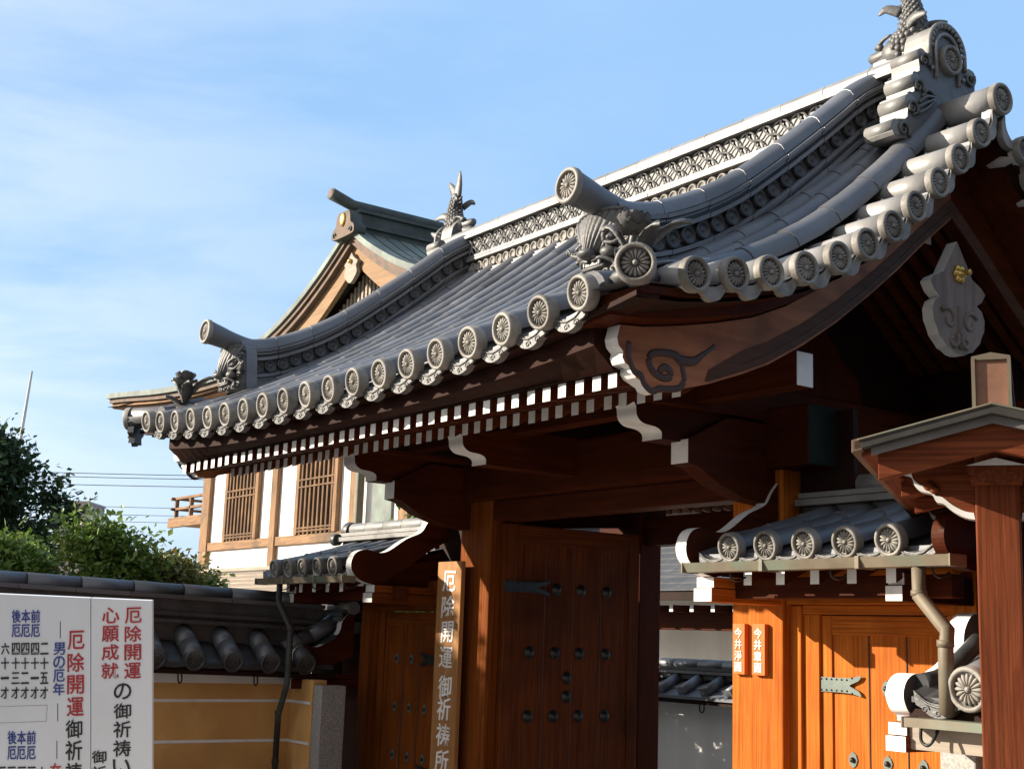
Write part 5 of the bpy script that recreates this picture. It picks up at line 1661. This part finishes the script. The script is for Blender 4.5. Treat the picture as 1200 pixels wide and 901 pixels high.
# balcony on the left side
mb = MB()
bx = -31.1
mb.box(bx, -28.4, 12.3, 15.5, 3.98, 4.12, 'old_wood_x'); mb.box(bx-.1, -28.4, 12.2, 12.32, 3.93, 4.16, 'old_wood_x')
for z, o_ in ((4.35, 0), (4.60, -.12)): mb.box(bx+o_-.1, -28.4, 12.28, 12.36, z, z+.06, 'old_wood_x'); mb.box(bx, bx+.07, 12.2, 15.5, z, z+.06, 'old_wood_y')
for x in (bx+.1, bx+1.0, bx+1.9): mb.box(x-.04, x+.04, 12.28, 12.37, 4.1, 4.6, 'old_wood_z')
mb.build('balcony', hall, bevel=.008)
hb_('side_pillar', -28.95, -28.72, 13.0, 13.2, 4.1, 6.6, 'old_wood_z')
# main eave roof: copper, lifting at the corner
def ez(x, e=.0): return 6.60 + .42*smooth(-24.5, -31.6, x)*abs((x+24.5)/7.1)**1.0 if x < -24.5 else 6.60
EX0, EX1 = -31.6, -17.0
mb = MB()
def hip(u, v, dz=0.0):
    x = EX0+(EX1-EX0)*u
    y = 10.6+2.6*v
    xx = max(x, EX0+2.6*v*.9)
    z = ez(xx)*(1-v)+8.05*v
    z -= .35*math.sin(PI*v)
    return (xx, y, z+dz)
mb.grid(40, 8, lambda u, v: hip(u, v), 'patina')
mb.grid(40, 8, lambda u, v: hip(1-u, v, -.42 if v > .3 else -.30), 'dark_wood')
for z0, z1, y_, m_ in ((-.10, .02, 10.58, 'patina'), (-.20, -.10, 10.66, 'copper_brown'), (-.32, -.20, 10.74, 'old_wood_x')):
    v = []
    for i in range(41):
        x = EX0+(EX1-EX0)*i/40; h = ez(x)
        v += [(x, y_, h+z0), (x, y_, h+z1), (x, y_+.3, h+z1), (x, y_+.3, h+z0)]
    mb.add(v, [[i*4+e, i*4+(e+1) % 4, (i+1)*4+(e+1) % 4, (i+1)*4+e] for i in range(40) for e in range(4)]+[[0, 1, 2, 3]], m_)
# left side slope going back
mb.grid(6, 8, lambda u, v: (EX0+2.34*v, 10.6+2.6*v+9*u, hip(0, v)[2] if v > 0 else ez(EX0)), 'patina')
mb.grid(1, 1, lambda u, v: (EX0+.05+3.2*v, 10.7+9*u, ez(EX0)-.3-.1*v), 'dark_wood')
er = mb.build('eave_roof', hall)
mb = MB()
for k in range(33):
    x = -31.2+.42*k
    mb.box(x-.05, x+.05, 10.95, 12.0, ez(x)-.44, ez(x)-.34, 'wood_y', ends={'-y': 'white_paint'})
    mb.box(x-.05, x+.05, 11.45, 12.0, ez(x)-.58, ez(x)-.48, 'wood_y', ends={'-y': 'white_paint'})
mb.build('rafters', hall)
# gable roof above
GXc, GY0, GY1 = -22.0, 11.7, 20.0
GP_ = [(0, 9.24), (.40, 8.98), (1.04, 8.60), (1.95, 8.15), (2.95, 7.78), (4.1, 7.50)]
gp2 = cat2(GP_, 3)
mb = MB()
for s_ in (1, -1):
    v = []
    nn = len(gp2)
    for y in (GY0, GY1):
        v += [(GXc+s_*d, y, z) for d, z in gp2]
    mb.add(v, [[i, i+1, nn+i+1, nn+i] for i in range(nn-1)], 'patina', None, True)
    # standing seams
    for k in range(28):
        y = GY0+.12+.30*k
        mb.tube([(GXc+s_*d, y, z+.006) for d, z in gp2], .010, 'patina_dark', 4)
    # layered edge
    for (dy, h0, h1, m_) in ((0.0, -.10, .025, 'patina'), (.05, -.20, -.10, 'copper_brown'), (.10, -.32, -.20, 'copper_brown')):
        for q in range(nn-1):
            (d0, z0), (d1, z1) = gp2[q], gp2[q+1]
            a = [(GXc+s_*d0, GY0+dy, z0+h0), (GXc+s_*d1, GY0+dy, z1+h0), (GXc+s_*d1, GY0+dy, z1+h1), (GXc+s_*d0, GY0+dy, z0+h1)]
            b = [(p_[0], p_[1]+.3, p_[2]) for p_ in a]
            mb.add(a+b, [[0, 1, 2, 3], [0, 4, 5, 1], [2, 6, 7, 3], [0, 3, 7, 4], [1, 5, 6, 2]], m_)
gr_ = mb.build('gable_roof', hall)
mb = MB()
mb.box(GXc-.20, GXc+.20, GY0+.15, GY1, 9.08, 9.48, 'patina_dark'); mb.box(GXc-.27, GXc+.27, GY0+.1, GY1, 9.48, 9.54, 'patina_dark'); mb.box(GXc-.27, GXc+.27, GY0+.1, GY1, 9.20, 9.25, 'patina_dark')
mb.tube([(GXc, GY0-.40, 9.80), (GXc, GY0+.1, 9.66), (GXc, GY1, 9.62)], [.12, .11, .11], 'patina_dark', 12)
mb.tube([(GXc, GY0-.41, 9.802), (GXc, GY0-.39, 9.80)], [.09, .09], 'copper_brown', 12)
mb.build('ridge', gr_)
mb = MB()
out = [(-.20, 9.50), (-.26, 9.40), (-.29, 9.25), (-.40, 9.18), (-.44, 9.07), (-.34, 9.0), (.34, 9.0), (.44, 9.07), (.40, 9.18), (.29, 9.25), (.26, 9.40), (.20, 9.50)]
mb.prism([(GXc+a, z) for a, z in cat2(out, 3)], 'y', GY0-.10, GY0+.16, 'copper_brown', 'patina_dark'); mb.blob((GXc, GY0-.11, 9.34), (.10, .04, .14), 'gold', 10, 7)
for m in (1, -1):
    mb.tube([(GXc+m*(.32-.06*math.cos(a*.5)*(1-a/14)), GY0-.11, 9.08+.06*math.sin(a*.5)*(1-a/14)) for a in range(12)], .02, 'patina_dark', 5)
mb.build('ridge_end_ornament', gr_)
for s_ in (1, -1):
    mb = MB()
    tp = [(GXc+s_*d, z-.30) for d, z in gp2]; bt_ = [(GXc+s_*(d), z-.30-.40-.05*d) for d, z in gp2]
    mb.prism(tp+bt_[::-1], 'y', GY0+.22, GY0+.32, 'pale_wood')
    mb.build('bargeboard', hall, fixn=True)
mb = MB()
tri = [(GXc+d, z-.42) for d, z in gp2[::-1]]
mb.prism([(GXc-d, z-.42) for d, z in gp2[::-1]]+[(GXc+d, z-.42) for d, z in gp2[1:]], 'y', GY0+.62, GY0+.72, 'wood_z')
for k in range(30):
    x = GXc-2.1+.145*k
    zt_ = lerp_tab(abs(x-GXc), [g_[0] for g_ in gp2], [g_[1] for g_ in gp2])-.70
    if zt_ > 7.75: mb.box(x-.035, x+.035, GY0+.52, GY0+.60, 7.62, zt_, 'weathered_board')
mb.build('gable_lattice', hall, fixn=True)
mb = MB()
pen = [(a*.9, 8.0+(z-8.0)*.72) for a, z in [(0, 9.02), (-.12, 8.86), (-.28, 8.74), (-.22, 8.62), (-.27, 8.45), (-.15, 8.28), (0, 8.18), (.15, 8.28), (.27, 8.45), (.22, 8.62), (.28, 8.74), (.12, 8.86)]]
mb.prism([(GXc+a, z) for a, z in cat2(pen+[pen[0]], 3)[:-1]], 'y', GY0+.12, GY0+.20, 'weathered_board'); mb.blob((GXc, GY0+.10, 8.56), .05, 'gold', 8, 6)
mb.build('gable_pendant', hall)

# ================================================================== inside the precinct, seen through the gate
iw = thing('courtyard_wall', 'low white courtyard wall with grey tiled coping seen through the gate', 'courtyard wall', (-10.5, 10, .08))
mb = MB(); mb.box(-16, -6.5, 10.0, 10.2, .08, 1.03, 'plaster'); mb.build('wall', iw)
mb = MB()
for k in range(28):
    x = -15.8+.335*k
    mb.tube([(x, 9.72, 1.125), (x, 10.0, 1.27)], [.058, .055], 'tile', 10)
for k in range(2):
    ya = 9.70+.15*k; za = 1.085+.075*k
    mb.add([(-16, ya, za-.03), (-6.5, ya, za-.03), (-6.5, ya, za), (-16, ya, za), (-6.5, ya+.16, za+.065), (-16, ya+.16, za+.065)], [[0, 1, 2, 3], [3, 2, 4, 5]], 'tile')
mb.box(-16, -6.5, 9.74, 10.45, 1.01, 1.052, 'dark_wood')
mb.box(-16, -6.5, 9.97, 10.23, 1.25, 1.30, 'tile_dark'); mb.box(-16, -6.5, 9.94, 10.26, 1.305, 1.335, 'tile'); mb.box(-16, -6.5, 9.96, 10.24, 1.34, 1.37, 'tile_dark')
for k in range(26):
    x = -16+.365*k
    mb.tube([(x, 10.1, 1.395), (x+.36, 10.1, 1.395)], [.083, .079], 'tile', 12, squash=(.75, 1), upv=(0, 0, 1))
mb.grid(1, 1, lambda u, v: (-16+9.5*u, 10.1+.38*v, 1.28-.2*v), 'tile')
mb.build('coping', iw)
for x in (-11.10, -10.20, -9.30):
    mb = MB(); mb.tube(catmull([(x-.03, 9.78, 1.01), (x-.03, 9.78, .955), (x, 9.78, .93), (x+.03, 9.78, .955), (x+.03, 9.78, 1.01)], 4), .008, 'iron', 6); mb.build('hook', iw)
ib = thing('inner_building', 'low white building with dark shingle roof seen through the gate', 'temple building', (-14, 15, .08))
mb = MB(); mb.box(-19, -8.3, 14.4, 18, .08, 2.3, 'plaster'); mb.build('wall', ib)
hb_('eave_beam', -19, -8.3, 13.05, 13.19, 1.80, 2.14, 'wood_x', ib); 
for x in (-15.6, -12.85, -10.2): hb_('pillar', x-.07, x+.07, 13.10, 13.21, .08, 1.799, 'wood_z', ib)
rmb = MB(); rmb.box(-.035, .035, 0, .8, -.045, .045, 'wood_y', ends={'-y': 'white_paint'}); rm_ = rmb.mesh('rafter'); first = None
for k in range(26):
    p = (-18.5+.40*k, 12.55, 2.08)
    if first is None: first = link('rafter', rm_, p, ib)
    else: copy_to(first, p, ib)
mb = MB()
for k in range(13):
    ya = 12.3+.24*k; za = 2.32+.105*k
    mb.add([(-19.5, ya, za-.02), (-7.8, ya, za-.02), (-7.8, ya, za), (-19.5, ya, za), (-7.8, ya+.25, za+.09), (-19.5, ya+.25, za+.09)], [[0, 1, 2, 3], [3, 2, 4, 5]], 'shingle')
mb.box(-19.5, -7.8, 12.32, 12.45, 2.18, 2.285, 'dark_wood'); mb.add([(-19.5, 12.35, 2.2), (-7.8, 12.35, 2.2), (-7.8, 15.4, 2.9), (-19.5, 15.4, 2.9)], [[0, 1, 2, 3]], 'dark_wood')
mb.box(-19.5, -7.8, 15.3, 15.6, 3.5, 3.8, 'tile_dark')
mb.build('roof', ib)

# ================================================================== plants
def leaf_quad(v, f, p, d, w, l_, fold_=.15):
    d = d.normalized()
    s = d.cross(Vector((random.gauss(0, .5), random.gauss(0, .5), 1))).normalized()
    nrm = s.cross(d)
    o = len(v)
    v += [p, p+d*l_*.5+s*w, p+d*l_+nrm*(-fold_*l_), p+d*l_*.5-s*w]
    f.append([o, o+1, o+2, o+3])
def crown(mb, centre, size, n, leaf, mat, clumps=26, droop=0.0, elong=2.6, shape='round', spread=.34):
    cx = Vector(centre); v = []; f = []
    cl = []
    for k in range(clumps):
        z = random.random()
        a = random.uniform(0, 2*PI)
        if shape == 'cone':
            rr = (1-z)**.75*random.uniform(.35, 1.0)+.06
        else:
            rr = math.sin(PI*min(1, z*.85+.12))*random.uniform(.25, 1.0)
        cl.append((Vector((rr*math.cos(a)*size[0], rr*math.sin(a)*size[1], z*size[2])), random.uniform(.55, 1.15)))
    for k in range(n):
        c, s = random.choice(cl)
        g_ = Vector((random.gauss(0, 1), random.gauss(0, 1), random.gauss(0, .8)))
        g_ = g_.normalized()*min(1.6, abs(random.gauss(.75, .35)))
        p = cx + c + Vector((g_.x*size[0]*spread*s, g_.y*size[1]*spread*s, g_.z*size[2]*spread*.62*s))
        out = (p-cx-Vector((0, 0, size[2]*.35)))
        d = Vector((random.gauss(0, .8), random.gauss(0, .8), random.gauss(0, .6)-droop)) + out.normalized()*.7
        L_ = leaf*random.uniform(.6, 1.3)
        leaf_quad(v, f, p, d, L_/elong*random.uniform(.7, 1.1), L_)
    mb.add(v, f, mat)
    return cl
def tree(name, label, cat, base, trunk_h, crown_c, size, n, leaf, mat, group=None, stems=1, **kw):
    t = thing(name, label, cat, base, group)
    mb = MB(); cl = crown(mb, crown_c, size, n, leaf, mat, **kw); mb.build('crown', t)
    mb = MB(); b = Vector(base); cc = Vector(crown_c)
    for s_ in range(stems):
        off = Vector((random.uniform(-.25, .25)*(stems > 1), random.uniform(-.25, .25)*(stems > 1), 0))*size[0]
        top = cc+Vector((0, 0, size[2]*.75))+off
        r_ = max(.02, size[2]*.035)/(1 if stems == 1 else 2.2)
        mb.tube(catmull([b+off*.6, b.lerp(top, .35)+Vector((.05, -.04, 0)), top], 5), [r_*(1-.085*q) for q in range(11)], 'bark', 8)
    for c, s_ in cl[:22]:
        q = cc+c; st = Vector((b.x, b.y, max(b.z+.2, q.z-size[2]*.25)))
        mb.tube([st, st.lerp(q, .55)+Vector((0, 0, -.03)), q], [size[2]*.012, size[2]*.009, size[2]*.004], 'bark', 5)
    mb.build('trunk', t)
    return t
tree('conifer_tree', 'dark green dense conifer rising at the left edge behind the garden wall', 'tree', (-16.30, 3.98, 0), 1, (-16.30, 3.98, .75), (1.50, 1.50, 2.95), 60000, .095, 'leaf_conifer', clumps=150, elong=3.0, spread=.18)
G2 = 'shrubs growing above the garden wall'
tree('shrub', 'tall bright green shrub with a thin upright shoot, middle of the shrubs above the wall', 'shrub', (-12.95, 4.35, 0), 1, (-12.9, 4.38, 1.15), (.60, .80, 1.34), 9500, .075, 'leaf_shrub', G2, 3, clumps=24, elong=3.0)
tree('shrub', 'bushy mid green shrub next to the dark conifer above the garden wall', 'shrub', (-13.8, 3.75, 0), 1, (-13.7, 3.75, 1.05), (.95, 1.1, 1.22), 17000, .075, 'leaf_shrub', G2, 3, clumps=26, elong=3.0)
tree('shrub', 'light green shrub with reddish leaves below, right end of the shrubs by the white hall', 'shrub', (-13.25, 5.05, 0), 1, (-13.2, 5.05, 1.08), (.80, .9, 1.12), 13500, .072, 'leaf_mixed', G2, 3, clumps=26, elong=3.4)
tree('shrub', 'leafy green shrub under the hall balcony, rightmost tip reaching the corner pillar', 'shrub', (-13.7, 5.45, 0), 1, (-13.65, 5.40, 1.2), (.66, .7, 1.0), 9500, .078, 'leaf_shrub', G2, 3, clumps=20, elong=2.8)
tree('red_shrub', 'low shrub with red autumn leaves at the left edge above the wall coping', 'shrub', (-12.2, 3.15, 0), 1, (-12.15, 3.15, 1.25), (.35, .3, .72), 900, .09, 'leaf_red', None, 2, clumps=12, elong=2.6)
tree('added_shade_shrub', 'unseen shrub added behind the left side gate to shade the courtyard wall', 'shrub', (-12.2, 7.8, .08), 1, (-12.2, 7.8, .3), (1.0, .9, 2.2), 14000, .10, 'leaf_shrub', None, 2, clumps=40)  # added out of sight to keep sun off the courtyard wall
# trees of the temple garden to the left of the picture (they shade the middle of the gate)
GT = 'garden trees left of the gate'
tree('garden_tree', 'broad garden tree behind the wall, left of the view', 'tree', (-15.0, .4, 0), 1, (-15.0, .4, 1.4), (1.2, 1.15, 3.0), 12000, .16, 'leaf_tree', GT, 1, clumps=60)
tree('garden_tree', 'taller garden tree behind the wall, farther left of the view', 'tree', (-15.3, -1.4, 0), 1, (-15.3, -1.35, 1.6), (1.2, 1.1, 3.35), 12000, .16, 'leaf_tree', GT, 1, clumps=60)
# unseen house put in on the right to cut skylight on the gable side
nh = thing('added_shade_house', 'dark timber house added right of the gate, outside the view, to block skylight', 'house', (12, 2, 0))
mb = MB(); mb.box(7.2, 16, -9, 14, 0, 6.2, 'dark_wood'); mb.build('wall', nh)
mb = MB(); mb.prism([(6.6, 6.1), (11.6, 9.0), (16.6, 6.1), (16.6, 6.3), (11.6, 9.25), (6.6, 6.3)], 'y', -9.6, 14.6, 'tile_dark'); mb.build('roof', nh, fixn=True)
for y in (-6, -2, 2, 6, 10):
    for z in (1.0, 3.8):
        mb = MB(); mb.box(7.14, 7.198, y-.8, y+.8, z, z+1.2, 'glass_dark'); o_ = mb.build('window', nh)
        mb = MB(); mb.box(7.10, 7.139, y-.86, y+.86, z-.08, z-.001, 'old_wood_y'); mb.box(7.10, 7.139, y-.86, y+.86, z+1.201, z+1.28, 'old_wood_y'); mb.build('frame', o_)

# ================================================================== far things
fb = thing('far_building', 'distant plain tower block rising beside the conifer', 'building', (-80, 25.4, 0))
mb = MB(); Mz = Matrix.Translation((-79.9, 25.8, 0)) @ Matrix.Rotation(R(-36), 4, 'Z')
mb.box(-1.6, 1.6, -.48, .95, 0, 8.5, 'concrete', M=Mz); mb.build('wall', fb)
mb = MB(); mb.box(-1.7, 1.5, -.98, -.482, 0, 8.1, 'concrete_pale', M=Mz); mb.box(-1.65, 1.65, -.52, 1.0, 8.5, 8.62, 'concrete', M=Mz); mb.tube([Mz @ Vector((0, .5, 8.6)), Mz @ Vector((0, .5, 9.0))], .05, 'pole_metal', 6); mb.build('stair_tower', fb)
mb = MB(); mb.tube([(-41.0, 10.9, 0), (-41.0, 11.22, 6.5), (-41.0, 11.38, 9.05)], [.075, .06, .035], 'pole_metal', 8)
tag(mb.build('antenna_pole', None, origin=(-41, 11, 0)), 'thin grey pole rising behind the conifer against the sky', 'pole')
W_ = [(550, 556.5, 'topmost'), (553.5, 560, ''), (565, 568.5, ''), (588, 594, ''), (597, 601, ''), (605, 609, '')]
for k, (z0, z1, lab) in enumerate(((6.62, 6.63, 'uppermost overhead cable crossing the sky left of the gate eave'), (6.50, 6.50, 'second overhead cable from the top, with a small clamp, left of the gate eave'), (6.20, 6.26, 'third overhead cable from the top, running under the two close ones'), (5.56, 5.50, 'fourth overhead cable from the top, just above the shrubs'), (5.28, 5.25, 'fifth overhead cable from the top, passing behind the balcony'), (5.05, 5.02, 'lowest overhead cable, almost touching the shrub tips'))):
    mb = MB()
    a = Vector((-56, -1.0, z0+.25)); b = Vector((-38, 24.5, z1+.25))
    pts = [a.lerp(b, i/16)+Vector((0, 0, -.32*(1-(2*i/16-1)**2))) for i in range(17)]
    mb.tube(pts, .014 if k < 3 else .010, 'cable', 5)
    if k < 3:
        q = pts[8].lerp(pts[9], .4*k+.1); mb.box(q.x-.03, q.x+.03, q.y-.06, q.y+.06, q.z-.16, q.z+.01, 'cable')
    tag(mb.build('overhead_cable', None), lab, 'cable', 'overhead cables')
